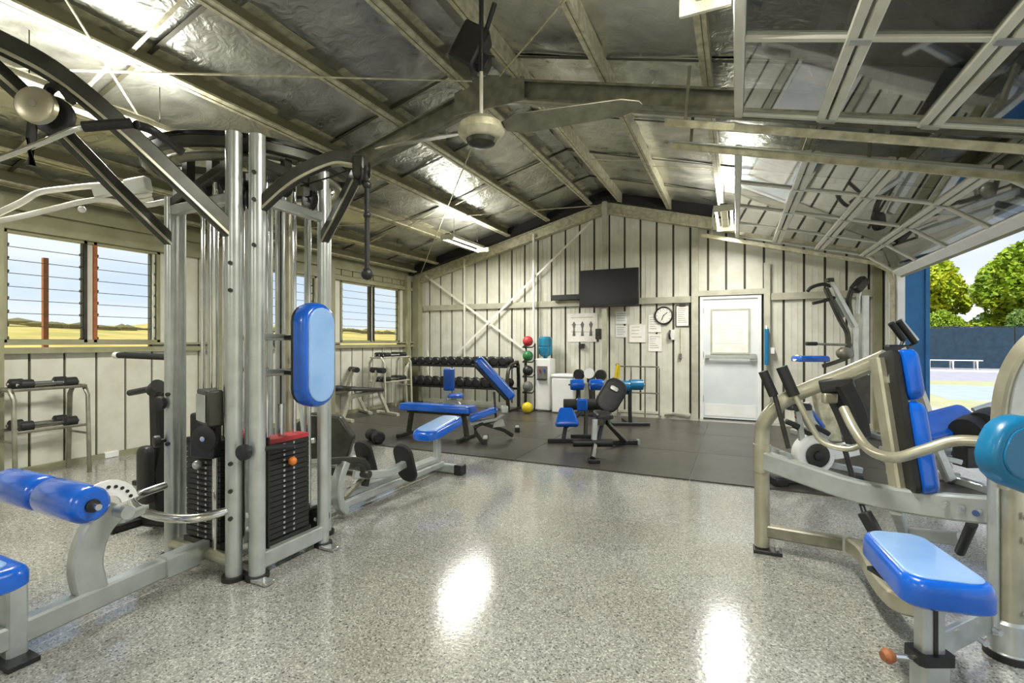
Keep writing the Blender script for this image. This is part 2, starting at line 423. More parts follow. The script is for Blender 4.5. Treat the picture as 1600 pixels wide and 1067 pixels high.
bar = MB().tube([(DX0+.1, YB-.1, 1.06), (DX1-.1, YB-.1, 1.06)], sec=(.035, .05)); bar.bb(DX0+.09, DX0+.15, YB-.1, YB-.02, 1.03, 1.1); bar.bb(DX1-.17, DX1-.08, YB-.1, YB-.02, 1.0, 1.12)
part('push_bar', bar, 'silver', d1)
part('kick_plate', MB().bb(DX0+.08, DX1-.08, YB-.027, YB-.02, .06, .26), 'white', d1)
for q in range(3): part('hinge', MB().cyl((DX0+.05, YB-.03, .3+q*.75), (DX0+.05, YB-.03, .4+q*.75), .012, 8), 'silver', d1)
# ---- left wall with louvre windows
WZ0, WZ1 = 1.33, 2.4
wins = [(-3.2, -1.8), (-.9, .6), (2.25, 3.68), (4.95, 6.15), (6.72, 8.4)]
wl = struct('wall_left', MB().bb(XL-.12, XL-.06, YF-.1, YB+.1, -.02, 1.22), 'ribdark')
part('header_panel', MB().bb(XL-.12, XL-.04, YF, YB, WZ1+.06, 2.98), 'olive', wl)
y = YF+.05
while y < YB-.05:
    y1 = min(y+.285, YB)
    part('cladding_panel', MB().bb(XL-.06, XL-.034, y+.012, y1-.012, .03, 1.2), 'cream', wl)
    if y > 6.4: part('cladding_panel', MB().bb(XL-.04, XL-.02, y+.014, y1-.014, WZ1+.12, 2.66), 'olive', wl)
    if not any(a-.05 < (y+y1)/2 < b+.05 for a, b in wins):
        part('cladding_panel', MB().bb(XL-.06, XL-.034, y+.012, y1-.012, 1.2, WZ1+.06), 'cream', wl)
        part('cladding_backing', MB().bb(XL-.12, XL-.06, y, y1, 1.22, WZ1+.06), 'ribdark', wl)
    y += .285
part('window_rail', MB().bb(XL-.1, XL+.04, YF, YB-.1, 1.2, 1.26), 'olive', wl)
part('window_rail', MB().bb(XL-.1, XL+.06, YF, YB-.1, 1.285, 1.31), 'olive', wl)
part('window_rail', MB().bb(XL-.1, XL+.03, YF, YB-.1, WZ1+.02, WZ1+.09), 'olive', wl)
part('eave_beam', MB().bb(XL-.04, XL+.02, YF, YB-.1, 2.62, 2.74), 'olive', wl)
for yy in (-4.6, -.3, 2.17, 4.35, 6.42, 8.6): post(wl, XL+.03, yy, 2.72, .12, .12, 'olive', name='wall_column')
part('skirting', MB().bb(XL-.03, XL+.0, YF, YB-.1, 0, .06), 'olive', wl)
nb = 8
for wi, (a, b) in enumerate(wins):
    f = MB(); z0, z1 = 1.31, WZ1+.02; X0, X1 = XL-.09, XL-.01
    mid = (a+b)/2 if b-a > 1.3 else None
    f.bb(X0, X1, a, a+.035, z0, z1).bb(X0, X1, b-.035, b, z0, z1).bb(X0, X1, a, b, z0, z0+.03).bb(X0, X1, a, b, z1-.03, z1)
    wo = struct('window_%d' % (wi+1), f, 'olive')
    bays = [(a+.035, b-.035)] if mid is None else [(a+.035, mid-.06), (mid+.06, b-.035)]
    if mid is not None:
        part('mullion', MB().bb(X0, X1, mid-.06, mid-.03, z0, z1), 'darksteel', wo)
        part('mullion', MB().bb(X0, X1, mid+.03, mid+.06, z0, z1), 'timber' if wi == 2 else 'darksteel', wo)
        part('mullion', MB().bb(X0-.01, X1-.03, mid-.03, mid+.03, z0, z1), 'cream', wo)
    for (p, q) in bays:
        h = (z1-z0-.06)/nb
        clips = MB()
        for k in range(nb):
            zc = z0+.03+h*(k+.5)
            rot = Matrix.Rotation(R(-24), 3, 'Y')
            bl = MB().box((XL-.05, (p+q)/2, zc), (.006, q-p-.02, h*1.08), rot)
            part('louvre_blade', bl, 'glass', wo)
            for yy in (p+.012, q-.012): clips.box((XL-.045, yy, zc-h*.42), (.05, .016, .022), rot)
            clips.bb(XL-.068, XL-.058, p+.01, q-.01, zc-h*.5-.003, zc-h*.5+.003)
        for yy in (p+.006, q-.006): clips.bb(XL-.055, XL-.03, yy-.006, yy+.006, z0+.03, z1-.03)
        part('blade_clips', clips, 'ribdark', wo)
# ---- front wall behind the camera
wf = struct('wall_front', MB().prism([(XL-.1, 0), (XR+.1, 0), (XR+.1, 2.78), (XM, 3.95), (XL-.1, 2.78)], (0, YF-.1, 0), (1, 0, 0), (0, 0, 1), (0, 1, 0), .08), 'cream')
# ---- right wall: stubs, posts and header over two wide openings
wr = struct('wall_right', MB().bb(XR, XR+.06, 8.32, YB+.1, -.02, 2.78), 'cream')
part('wall_stub', MB().bb(XR, XR+.06, 3.97, 4.4, -.02, 2.78), 'cream', wr)
part('wall_stub', MB().bb(XR, XR+.06, YF-.1, -.05, -.02, 2.78), 'cream', wr)
part('header', MB().bb(XR, XR+.06, YF, YB, 2.42, 2.98), 'cream', wr)
for k in range(3): part('jamb_rib', MB().bb(XR-.035, XR, 8.36+.19*k, 8.44+.19*k, 0, 2.4), 'white', wr)
post(wr, XR-.07, 4.18, 2.7, .14, .2, 'creampost', name='wall_column')
post(wr, XR-.07, -.2, 2.7, .14, .2, 'creampost', name='wall_column')
part('blue_jamb', MB().bb(XR+.062, XR+.3, 8.3, 8.52, -.1, 2.5), 'bluewall', wr, 'blue painted outer corner of the building')
part('blue_flashing', MB().bb(XR+.285, XR+.33, 8.27, 8.32, -.1, 2.5), 'bluewall', wr)
part('jamb_edge', MB().bb(XR-.02, XR+.06, 8.26, 8.32, 0, 2.4), 'white', wr)
# ---- roof: foil lining sheets, purlins, rafters
def roofpt(x, y, dz): return Vector((x, y, ZT(x)+dz))
cl = MB()
for sgn, xe in ((-1, XL-.15), (1, XR+.15)):
    cl.add([(XM, YF-.1, ZT(XM)+.19), (xe, YF-.1, ZT(xe)+.19), (xe, YB+.15, ZT(xe)+.19), (XM, YB+.15, ZT(XM)+.19),
            (XM, YF-.1, ZT(XM)+.23), (xe, YF-.1, ZT(xe)+.23), (xe, YB+.15, ZT(xe)+.23), (XM, YB+.15, ZT(XM)+.23)],
           [(0, 1, 2, 3), (4, 7, 6, 5), (0, 4, 5, 1), (1, 5, 6, 2), (2, 6, 7, 3), (3, 7, 4, 0)])
ce = struct('ceiling', cl, 'ribdark')
PX = [-6.32, -5.76, -4.92, -4.1, -3.28, -2.46, -1.84, -1.0, -.17, .66, 1.48, 1.95]
ys = [YF, -3.2, -1.35, .45, 2.25, 4.1, 5.35, 6.6, 7.8, 8.98]
for i in range(len(ys)-1):
    y0, y1 = ys[i], ys[i+1]
    for (xa, xb) in ((XL-.1, XM), (XM, XR+.1)):
        s = MB(); K = 6; vs = []
        for iy in range(K+1):
            yy = y0+.004+(y1-y0-.008)*iy/K
            for ix in range(9):
                xx = xa+(xb-xa)*ix/8
                vs.append((xx, yy, ZT(xx)+.17-.012*math.sin(iy*2.1+ix*1.7+i)-random.uniform(0, .01)))
        s.add(vs, [(iy*9+ix, iy*9+ix+1, (iy+1)*9+ix+1, (iy+1)*9+ix) for iy in range(K) for ix in range(8)])
        part('foil_sheet', s, 'foil', ce)
    if i: part('seam_strip', MB().tube([roofpt(XL, y0, .145), roofpt(XM, y0, .145), roofpt(XR, y0, .145)], sec=(.035, .004)), 'ribdark', ce)
for px_ in PX:
    s = -1 if px_ < XM else 1; z0 = ZT(px_); d = .165; fl = .078
    # C purlin: web, flanges, lips (open side faces the ridge)
    prof = [(0, 0), (fl, 0), (fl, .018), (fl-.003, .018), (fl-.003, .003), (.003, .003), (.003, d-.003), (fl, d-.003), (fl, d), (0, d)]
    prof = [(-s*p[0], p[1]+.001) for p in prof]
    part('purlin', MB().prism(prof, (px_, YF+.05, z0), (1, 0, -s*SL), (0, 0, 1), (0, 1, 0), YB-YF-.12), 'galv', ce, angle=20)
    part('recess_shade', MB().prism([(-s*.004, .012), (-s*.012, .012), (-s*.012, d-.01), (-s*.004, d-.01)], (px_, YF+.06, z0), (1, 0, -s*SL), (0, 0, 1), (0, 1, 0), YB-YF-.16), 'purlinshade', ce)  # dark plate painted for the shade inside the open purlin
    part('flange_groove', MB().prism([(-s*.03, -.003), (-s*.036, -.003), (-s*.036, .0), (-s*.03, .0)], (px_, YF+.06, z0), (1, 0, -s*SL), (0, 0, 1), (0, 1, 0), YB-YF-.16), 'purlinshade', ce)
def rafter(y, m='galvrafter'):
    for s, xe in ((-1, XL+.02), (1, XR-.02)):
        p = MB(); A = Vector((XM, y, ZT(XM)-.1)); B = Vector((xe, y, ZT(xe)-.1))
        p.tube([A, B], sec=(.004, .2), up=(0, 0, 1))
        for dz in (-.098, .098):
            p.tube([A+Vector((0, 0, dz)), B+Vector((0, 0, dz))], sec=(.13, .005), up=(0, 0, 1))
        for dy in (-.065, .065):
            p.tube([A+Vector((0, dy, -.088)), B+Vector((0, dy, -.088))], sec=(.004, .02)); p.tube([A+Vector((0, dy, .088)), B+Vector((0, dy, .088))], sec=(.004, .02))
        part('rafter', p, m, ce)
rafter(4.28); rafter(-.3); rafter(8.93, 'galv')
for yy in (4.28, -.3):
    part('apex_plate', MB().prism([(-.38, -.2-.1), (.38, -.3), (.38, -.08), (0, .02), (-.38, -.08)], (XM, yy-.075, ZT(XM)), (1, 0, 0), (0, 0, 1), (0, 1, 0), .01), 'galvrafter', ce)
# black strip standing in for the shadow over the back rafter
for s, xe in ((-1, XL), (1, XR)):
    part('shade_strip', MB().prism([(XM, ZT(XM)+.0), (xe, ZT(xe)+.0), (xe, ZT(xe)+.168), (XM, ZT(XM)+.168)], (0, 8.72, 0), (1, 0, 0), (0, 0, 1), (0, 1, 0), .33), 'roofshade', ce)
# purlin bridging and tension rods
for yy in (2.1, 6.6):
    for i in range(1, len(PX)-2):
        if i == 5: continue
        a, b = PX[i], PX[i+1]
        part('purlin_bridging', MB().tube([roofpt(a+.01, yy, .05), roofpt(b-.01, yy, .11)], sec=(.03, .004)), 'galv', ce)
for a, b in (((-6.2, -.1), (-2.3, 4.1)), ((-2.3, .1), (-6.2, 4.1)), ((1.9, -.1), (-2.0, 4.1)), ((-2.0, .1), (1.7, 4.1)), ((-6.2, 4.5), (-2.3, 8.8)), ((-2.3, 4.5), (-6.2, 8.8))):
    part('tension_rod', MB().tube([roofpt(a[0], a[1], -.035), roofpt(b[0], b[1], -.035)], r=.008, seg=8), 'galv', ce)
# knee brace from rafter to left wall columns
# ---- the two sectional doors, open overhead, sloping with the roof
DXs = [.02, .55, 1.09, 1.63]
def dz_(x): return 2.945-.255*x
def sect_door(n, y0, y1, cols):
    rails = []
    p = MB()
    up = Vector((.255, 0, 1)).normalized()
    path = [Vector((x, 0, dz_(x))) for x in DXs]+[Vector((2.0, 0, 2.26))]
    d = struct('door_%d' % n, MB().tube([Vector((DXs[0], y0, dz_(DXs[0]))), Vector((DXs[0], y1, dz_(DXs[0])))], sec=(.055, .05), up=up), 'cream')
    for i, q in enumerate(path):
        if i == 0: continue
        if i < len(path)-1:
            for o_ in (-.032, .032):
                part('door_rail', MB().tube([q+Vector((o_, y0, -.255*o_)), q+Vector((o_, y1, -.255*o_))], sec=(.05, .05), up=up), 'cream', d)
            for yy in [y0+.03+(y1-y0-.06)*k/4 for k in range(0, 5)]:
                part('hinge', MB().box(q+Vector((0, yy, -.03)), (.09, .05, .008), Matrix.Rotation(R(14), 3, 'Y')), 'silver', d)
        else:
            part('bottom_rail', MB().tube([q+Vector((0, y0, 0)), q+Vector((0, y1, 0))], sec=(.05, .11), up=(1, 0, -.8)), 'white', d)
            part('rubber_seal', MB().tube([q+Vector((.05, y0, -.04)), q+Vector((.05, y1, -.04))], sec=(.04, .05), up=(1, 0, -.8)), 'olive', d)
    for i in range(len(path)-1):
        a, b = path[i], path[i+1]; T = (b-a).normalized(); nn = Vector((-T.z, 0, T.x))
        for k in range(cols+1):
            yy = y0+.025+(y1-y0-.05)*k/cols
            part('door_stile', MB().tube([a+Vector((0, yy, 0))+T*.03, b+Vector((0, yy, 0))-T*.03], sec=(.045, .04), up=nn), 'cream', d)
            if k < cols:
                y2 = y0+.025+(y1-y0-.05)*(k+1)/cols
                o_ = nn*.004
                vs = [a+T*.02+Vector((0, yy, 0)), b-T*.02+Vector((0, yy, 0)), b-T*.02+Vector((0, y2, 0)), a+T*.02+Vector((0, y2, 0))]
                part('glass_pane', MB().add([v-o_ for v in vs], [(0, 1, 2, 3)]), 'doorglass', d)
    return d
d2 = sect_door(2, 4.5, 8.27, 4)
d3 = sect_door(3, .0, 3.84, 4)
for yy, dd in ((4.42, d2), (8.33, d2), (3.93, d3), (-.08, d3)):
    q = MB(); pts = [(-.5, yy, dz_(-.5)-.06), (1.75, yy, dz_(1.75)-.08), (1.93, yy, 2.3), (1.97, yy, 2.1), (1.97, yy, .1)]
    part('door_track', MB().tube(pts, sec=(.02, .055), up=(0, 0, 1)), 'galv', dd)
    pts2 = [(p[0], p[1]+(.02 if yy in (3.93, 8.33) else -.02), p[2]+.03) for p in pts[:2]]
    part('track_angle', MB().tube(pts2, sec=(.035, .012)), 'silver', dd)
    for xx in (-.35, .9):
        part('track_hanger', MB().tube([(xx, yy, dz_(xx)-.05), (xx+.03, yy+.02, ZT(xx)+.02)], sec=(.025, .006), up=(0, 1, 0)), 'galvrafter', dd)
# drum shaft between the doors and above the opening
for y0, y1, dd in ((.0, 3.9, d3), (4.45, 8.3, d2)):
    part('spring_shaft', MB().cyl((1.88, y0, 2.62), (1.88, y1, 2.62), .014, 10), 'darksteel', dd)
    for y_ in (y0+.12, y1-.12): part('cable_drum', MB().cyl((1.88, y_-.05, 2.62), (1.88, y_+.05, 2.62), .055, 16), 'silver', dd)
# ---- ground outside
gr = struct('ground', MB().bb(-400, 400, -300, 500, -.4, -.16), 'grass')
ap = struct('apron', MB().bb(XR+.12, 9, -8, 12.6, -.15, -.02), 'concrete')
part('court_green', MB().bb(XR+.5, 40, 12.6, 21.6, -.155, -.03), 'courtgreen', ap)
part('court_surface', MB().bb(XR+2.5, 36, 14.6, 19.4, -.03, -.025), 'courtblue', ap)
part('court_path', MB().bb(XR-6, 44, 21.6, 28.6, -.155, -.04), 'path', ap)
part('kerb', MB().bb(XR-6, 44, 28.6, 28.9, -.155, .02), 'white', ap)
part('verge', MB().bb(XR-6, 44, 28.9, 33, -.155, -.03), 'path', ap)
hm = MB(); vs = []
for i in range(61):
    yy = -220+i*9
    for j, (xx, zz) in enumerate(((-90, -.3), (-120, 2.6), (-150, 5.2), (-185, 7.4), (-240, 8))):
        vs.append((xx, yy, zz*(1+.16*math.sin(i*.5)+.08*math.sin(i*1.7+j))))
hm.add(vs, [(i*5+j, i*5+j+1, (i+1)*5+j+1, (i+1)*5+j) for i in range(60) for j in range(4)])
struct('hills', hm, 'grass')
random.seed(3)
sm = MB()
for i in range(520):
    yy = random.uniform(-60, 260); xx = random.uniform(-152, -140); r_ = random.uniform(.9, 2.2)
    sm.ball((xx, yy, 4.4*(1+.16*math.sin((yy+220)/18))+r_*.1), r_, 6, (random.uniform(.8, 1.6), random.uniform(1, 2.6), random.uniform(.5, .9)))
ob = single('scrub', sm, 'scrub', 'low brown green scrub along the edge of the golden field outside', 'scrub', loc=(-88, 0, 0)); ob['kind'] = 'stuff'
# ================================================================ FITTINGS
# twin fluorescent battens
lamp_lab = ['twin fluorescent light hung low beside the near overhead glass door', 'twin fluorescent light near the back wall by the far overhead door',
            'twin fluorescent light under the left roof slope near the pulley arms', 'twin fluorescent light under the left roof slope near the back wall',
            'added fill light behind the camera on the right', 'added fill light behind the camera on the left']
for k, (x, y) in enumerate(LAMPS[:4]):
    t = thing('fluorescent_light', lamp_lab[k], 'light', (x, y+.6, LZ), 'twin fluorescent ceiling lights')
    part('housing', MB().tube([(x, y, LZ+.06), (x, y+1.2, LZ+.06)], sec=(.09, .05)), 'galvrafter', t)
    for yy in (y-.02, y+1.2): part('end_cap', MB().bb(x-.12, x+.12, yy, yy+.02, LZ-.02, LZ+.06), 'cream', t)
    for s in (-.09, .09): part('tube', MB().cyl((x+s, y+.002, LZ), (x+s, y+1.198, LZ), .017, 12), 'lamp', t)
    for q in (.2, 1.0): part('hanger', MB().cyl((x, y+q, LZ+.08), (x, y+q, ZT(x)+.02), .004, 6), 'darksteel', t)
# ceiling fan
fx = at(752, 208, 3.2)
t = thing('ceiling_fan', 'grey ceiling fan hanging on a rod from the ridge', 'fan', fx)
part('motor', MB().lathe([(.03, .1), (.1, .085), (.15, .045), (.155, .0), (.13, -.035), (.1, -.045)], fx), 'galv', t)
part('hub_cap', MB().lathe([(.1, 0), (.09, -.025), (.06, -.04), (.02, -.045)], fx+Vector((0, 0, -.045))), 'darksteel', t)
part('down_rod', MB().cyl(fx+Vector((0, 0, .1)), fx+Vector((0, 0, .42)), .013, 10), 'strap', t)
part('rod_sleeve', MB().cyl(fx+Vector((0, 0, .4)), Vector((fx.x, fx.y, ZT(fx.x)+.05)), .016, 10), 'black', t)
part('canopy', MB().lathe([(.06, 0), (.05, -.06), (.02, -.08)], Vector((fx.x, fx.y, ZT(fx.x)+.05))), 'darksteel', t)
for ang, L in ((R(24.6-17), 1.0), (R(24.6+155), .86)):
    d = Vector((math.cos(ang), math.sin(ang), .02)); n = Vector((-d.y, d.x, -.34)).normalized(); z = d.cross(n)
    part('blade', MB().prism([(.16, -.04), (.26, -.085), (L-.1, -.065), (L, -.03), (L+.02, 0), (L, .03), (L-.1, .065), (.26, .085), (.16, .04)], fx+Vector((0, 0, .02)), d, n, z, .008), 'galvrafter', t)
    part('blade_iron', MB().prism([(.08, -.02), (.24, -.035), (.24, .035), (.08, .02)], fx+Vector((0, 0, .03)), d, n, z, .006), 'darksteel', t)
# black loudspeaker clamped near the ridge
q = at(735, 78, 3.6); z = Vector((0, 0, 1))
t = thing('loudspeaker', 'black loudspeaker clamped to the purlins above the fan', 'speaker', q)
rt = Matrix.Rotation(R(20), 3, 'Z') @ Matrix.Rotation(R(28), 3, 'Y')
part('cabinet', MB().box(q, (.2, .2, .3), rt), 'black', t, bevel=.02)
part('grille', MB().box(q+rt @ Vector((0, -.104, 0)), (.17, .01, .26), rt), 'blackrubber', t, bevel=.004)
part('bracket', MB().tube([q+Vector((0, 0, .05)), q+Vector((.12, .02, .12)), Vector((q.x+.2, q.y, ZT(q.x+.2)+.03))], r=.018), 'blackrubber', t)
q2 = at(752, 98, 3.6)
part('junction_box', MB().box(q2, (.13, .12, .1), rt), 'black', t, bevel=.01)
# ---------------------------------------------------------------- back wall things
a, b = onY(905, 423, 8.75), onY(998, 478, 8.75)
t = thing('television', 'black flat screen television high on the back wall', 'television', ((a.x+b.x)/2, 8.8, b.z))
part('casing', MB().bb(a.x, b.x, 8.75, 8.8, b.z, a.z), 'black', t, bevel=.008)
part('screen', MB().bb(a.x+.025, b.x-.025, 8.745, 8.752, b.z+.035, a.z-.02), 'screenglass', t)
part('wall_mount', MB().bb((a.x+b.x)/2-.15, (a.x+b.x)/2+.15, 8.8, 8.93, b.z+.15, a.z-.15), 'darksteel', t)
a, b = onY(862, 462, 8.85), onY(904, 472, 8.85)
single('soundbar', MB().bb(a.x, b.x+.04, 8.85, 8.95, 2.107, a.z+.01), 'black', 'slim black soundbar on the wall rail beside the television', 'speaker', bevel=.008)
# clock
c = onY(1037, 493, 9.0)
t = thing('wall_clock', 'round wall clock with a white face and black rim', 'clock', c)
part('rim', MB().tube([c+Vector((math.cos(2*math.pi*i/28)*.145, 0, math.sin(2*math.pi*i/28)*.145)) for i in range(28)], r=.018, closed=True, seg=8), 'black', t)
part('face', MB().lathe([(.14, 0), (.14, .012)], c, (0, -1, 0), 28), 'paper', t)
part('hand', MB().box(c+Vector((.03, -.02, .025)), (.09, .004, .012), Matrix.Rotation(R(-40), 3, 'Y')), 'black', t)
part('hand', MB().box(c+Vector((-.015, -.02, -.035)), (.012, .004, .1), Matrix.Rotation(R(20), 3, 'Y')), 'black', t)
mk = MB()
for i in range(12):
    an = math.pi*i/6; mk.box(c+Vector((math.cos(an)*.115, -.014, math.sin(an)*.115)), (.02, .004, .008), Matrix.Rotation(-an, 3, 'Y'))
part('hour_marks', mk, 'ink', t)
def sheet(name, px0, py0, px1, py1, label, cat, lines=6, m='paper', Y=9.03, frame=None, th=.008):
    a, b = onY(px0, py0, Y), onY(px1, py1, Y)
    t = thing(name, label, cat, ((a.x+b.x)/2, Y, b.z))
    part('sheet', MB().bb(a.x, b.x, Y-th, Y, b.z, a.z), m, t)
    W_, H_ = b.x-a.x, a.z-b.z; rr = random.Random(name+label)
    if lines:
        tx = MB()
        for i in range(lines):
            zz = a.z-H_*(.14+.76*i/lines); tx.bb(a.x+W_*.12, a.x+W_*rr.uniform(.5, .88), Y-th-.002, Y-th, zz-.006, zz)
        part('print', tx, 'ink', t)
    if frame:
        f = .012
        part('frame', MB().bb(a.x-f, b.x+f, Y-th-.006, Y, a.z, a.z+f).bb(a.x-f, b.x+f, Y-th-.006, Y, b.z-f, b.z).bb(a.x-f, a.x, Y-th-.006, Y, b.z, a.z).bb(b.x, b.x+f, Y-th-.006, Y, b.z, a.z), frame, t)
    return t, a, b
t, a, b = sheet('poster', 887, 490, 934, 534, 'wide white poster with dark figures left of the central post', 'poster', 3)
pr = MB()
for i in range(3):
    xx = a.x+(b.x-a.x)*(.22+.28*i); pr.prism([(-.03, -.14), (.03, -.14), (.012, 0), (.035, .08), (0, .14), (-.035, .08), (-.012, 0)], (xx, 9.019, (a.z+b.z)/2-.02), (1, 0, 0), (0, 0, 1), (0, -1, 0), .002)
part('figure_print', pr, 'ink', t)
sheet('notice', 984, 507, 1009, 534, 'small framed white notice right of the central post', 'notice', 4, frame='cream')
sheet('notice', 1013, 492, 1033, 519, 'white notice sheet just left of the clock', 'notice', 6)
sheet('notice', 1013, 522, 1034, 549, 'lower white notice sheet below the clock', 'notice', 6)
sheet('notice', 962, 487, 980, 506, 'notice pinned high right of the central post', 'notice', 4, m='white')
sheet('notice', 962, 509, 980, 527, 'second notice down right of the central post', 'notice', 4, m='white')
t, a, b = sheet('clipboard', 1057, 478, 1076, 509, 'white sheet on a black clipboard beside the clock', 'clipboard', 8, frame='black', th=.014)
part('clip', MB().bb((a.x+b.x)/2-.05, (a.x+b.x)/2+.05, 8.995, 9.016, a.z-.01, a.z+.03), 'darksteel', t)
c = onY(1050, 523, 9.0)
t = thing('wall_phone', 'small grey and white wall phone under the clipboard', 'phone', c)
part('base', MB().bb(c.x-.05, c.x+.05, 8.98, 9.03, c.z-.09, c.z+.09), 'white', t, bevel=.006)
part('handset', MB().tube([c+Vector((-.03, -.03, -.08)), c+Vector((-.04, -.05, 0)), c+Vector((-.03, -.03, .08))], r=.018, seg=8, smooth=3), 'darksteel', t)
c = onY(1063, 548, 9.0)
t = thing('hanging_key_cord', 'thin cord with a small grey tag hanging below the clipboard', 'cord', c)
part('cord', MB().cyl(c+Vector((0, .015, -.05)), c+Vector((0, .015, .4)), .006, 6), 'galv', t)
part('tag', MB().bb(c.x-.025, c.x+.025, 8.98, 9.02, c.z-.14, c.z-.05), 'ink', t, bevel=.004)
c = onY(935, 522, 8.9)
t = thing('sanitiser_dispenser', 'small dark dispenser on the wall at the right edge of the poster', 'dispenser', c)
part('body', MB().bb(c.x-.05, c.x+.05, 8.86, 8.96, c.z-.1, c.z+.1), 'darksteel', t, bevel=.012)
part('nozzle', MB().bb(c.x-.02, c.x+.02, 8.84, 8.88, c.z-.14, c.z-.09), 'black', t)
c = onY(909, 541, 9.0)
single('wall_box', MB().bb(c.x-.05, c.x+.05, 8.96, 9.03, c.z-.04, c.z+.05), 'black', 'little black box on the wall below the poster', 'box', bevel=.006)
# water cooler
c = onY(852, 640, 8.72); cx = c.x
t = thing('water_cooler', 'white water cooler with a blue bottle against the back wall', 'cooler', (cx, 8.72, 0))
part('cabinet', MB().bb(cx-.15, cx+.15, 8.56, 8.88, .03, 1.0), 'white', t, bevel=.02)
part('tap_recess', MB().bb(cx-.1, cx+.1, 8.545, 8.565, .62, .86), 'ink', t, bevel=.006)
for s in (-.045, .045): part('tap', MB().tube([(cx+s, 8.56, .8), (cx+s, 8.52, .8), (cx+s, 8.52, .76)], r=.01, seg=8), 'blue' if s > 0 else 'red', t)
part('drip_tray', MB().bb(cx-.09, cx+.09, 8.5, 8.56, .6, .62), 'darksteel', t)
bt = part('bottle', MB().lathe([(.03, 0), (.05, .03), (.13, .08), (.135, .2), (.125, .21), (.125, .23), (.135, .24), (.135, .37), (.1, .41), (.0, .415)], (cx, 8.72, 1.0), seg=24), 'water', t)
# white low cabinet / bin
c = onY(882, 648, 8.6); cx = c.x
t = thing('white_bin', 'low white cabinet on the floor right of the water cooler', 'cabinet', (cx, 8.62, 0))
part('body', MB().bb(cx-.2, cx+.2, 8.45, 8.85, 0.02, .66), 'white', t, bevel=.025)
part('lid', MB().bb(cx-.21, cx+.21, 8.44, 8.86, .66, .72), 'white', t, bevel=.02)
part('kick', MB().bb(cx-.18, cx+.18, 8.47, 8.83, 0, .03), 'darksteel', t)
# medicine ball tree
c = onY(824, 640, 8.5); cx, cy = c.x, 8.5
t = thing('ball_rack', 'slim dark upright ball rack beside the water cooler', 'rack', (cx, cy, 0))
for s in (-.08, .1): part('upright', MB().cyl((cx+s, cy+.13, 0.02), (cx+s, cy+.13, 1.28), .016, 8), 'black', t)
part('base', MB().bb(cx-.17, cx+.13, cy-.15, cy+.2, 0.0, .03), 'black', t, bevel=.008)
bz = [onY(825, y, 8.5).z for y in (533, 556, 579, 604)]
for zz in bz: part('cradle', MB().tube([(cx-.09+.0, cy+.13, zz-.06), (cx-.09, cy-.02, zz-.115), (cx+.11, cy-.02, zz-.115), (cx+.11, cy+.13, zz-.06)], r=.009, seg=6), 'black', t)
for zz, m, lb in zip(bz, ('red', 'green', 'black', 'greyball'), ('red medicine ball at the top of the ball rack', 'green medicine ball second from the top of the rack', 'black medicine ball on the ball rack below the green one', 'grey medicine ball lowest on the ball rack')):
    single('medicine_ball', MB().ball((cx+.01, cy, zz), .1, 18), m, lb, 'ball', 'medicine balls by the cooler', (cx+.01, cy, zz))
c = onZ(825, 640, .0); single('medicine_ball', MB().ball((onY(824, 633, 8.22).x, 8.22, .115), .1, 18), 'yellow', 'yellow ball sitting on the floor below the ball rack', 'ball', 'medicine balls by the cooler', (onY(824, 633, 8.22).x, 8.22, .115))
# dumbbell rack
x0, x1, ry = -6.2, -3.78, 8.42
t = thing('dumbbell_rack', 'long two tier dumbbell rack against the back wall', 'rack', ((x0+x1)/2, ry, 0))
for x in (x0+.06, x1-.06):
    part('end_frame', MB().tube([(x, ry+.28, .03), (x, ry+.25, .85), (x, ry+.05, .9), (x, ry-.2, .78), (x, ry-.24, .4), (x, ry-.2, .03)], sec=(.05, .06), up=(1, 0, 0), smooth=3), 'creampost' if x < -5 else 'darksteel', t)
    part('foot', MB().bb(x-.04, x+.04, ry-.26, ry+.32, .012, .05), 'darksteel', t)
for zz, nm in ((.84, 'shelf'), (.42, 'shelf')):
    for dy in (-.12, .12): part(nm, MB().bb(x0, x1, ry+dy-.035, ry+dy+.035, zz-.02, zz+.02), 'black', t)
def dumbbell(r):
    t = bpy.data.objects.new('dumbbell', None); COL.objects.link(t)
    global ORG; ORG = Vector((0, 0, 0))
    part('handle', MB().cyl((0, -.09, 0), (0, .09, 0), .017, 10), 'chrome', t)
    for s in (-1, 1): part('weight_head', MB().lathe([(r*.75, .06), (r, .075), (r, .155), (r*.8, .17), (r*.3, .172)], (0, 0, 0), (0, s, 0), 14), 'black', t)
    return t
dbs = [dumbbell(.072), dumbbell(.08), dumbbell(.086)]; used = [False]*3
def place_db(k, loc, rz, lab, grp):
    if not used[k]: used[k] = True; o = dbs[k]; o.location = loc; o.rotation_euler = (0, 0, rz)
    else: o = dup(dbs[k], loc, rz)
    o['label'] = lab; o['category'] = 'dumbbell'; o['group'] = grp; return o
for row, zz in ((0, .86), (1, .44)):
    n = 12
    for i in range(n):
        k = min(2, i*3//n) if row == 0 else 2; rad = (.072, .08, .086)[k]
        place_db(k, (x0+.19+i*(x1-x0-.38)/(n-1), ry+random.uniform(-.01, .01), zz+rad), random.uniform(-.05, .05),
                 ('black dumbbell on the upper tier of the rack, %s from the left' if row == 0 else 'black dumbbell on the lower tier of the rack, %s from the left') % ORD[i], 'dumbbells on the long rack')
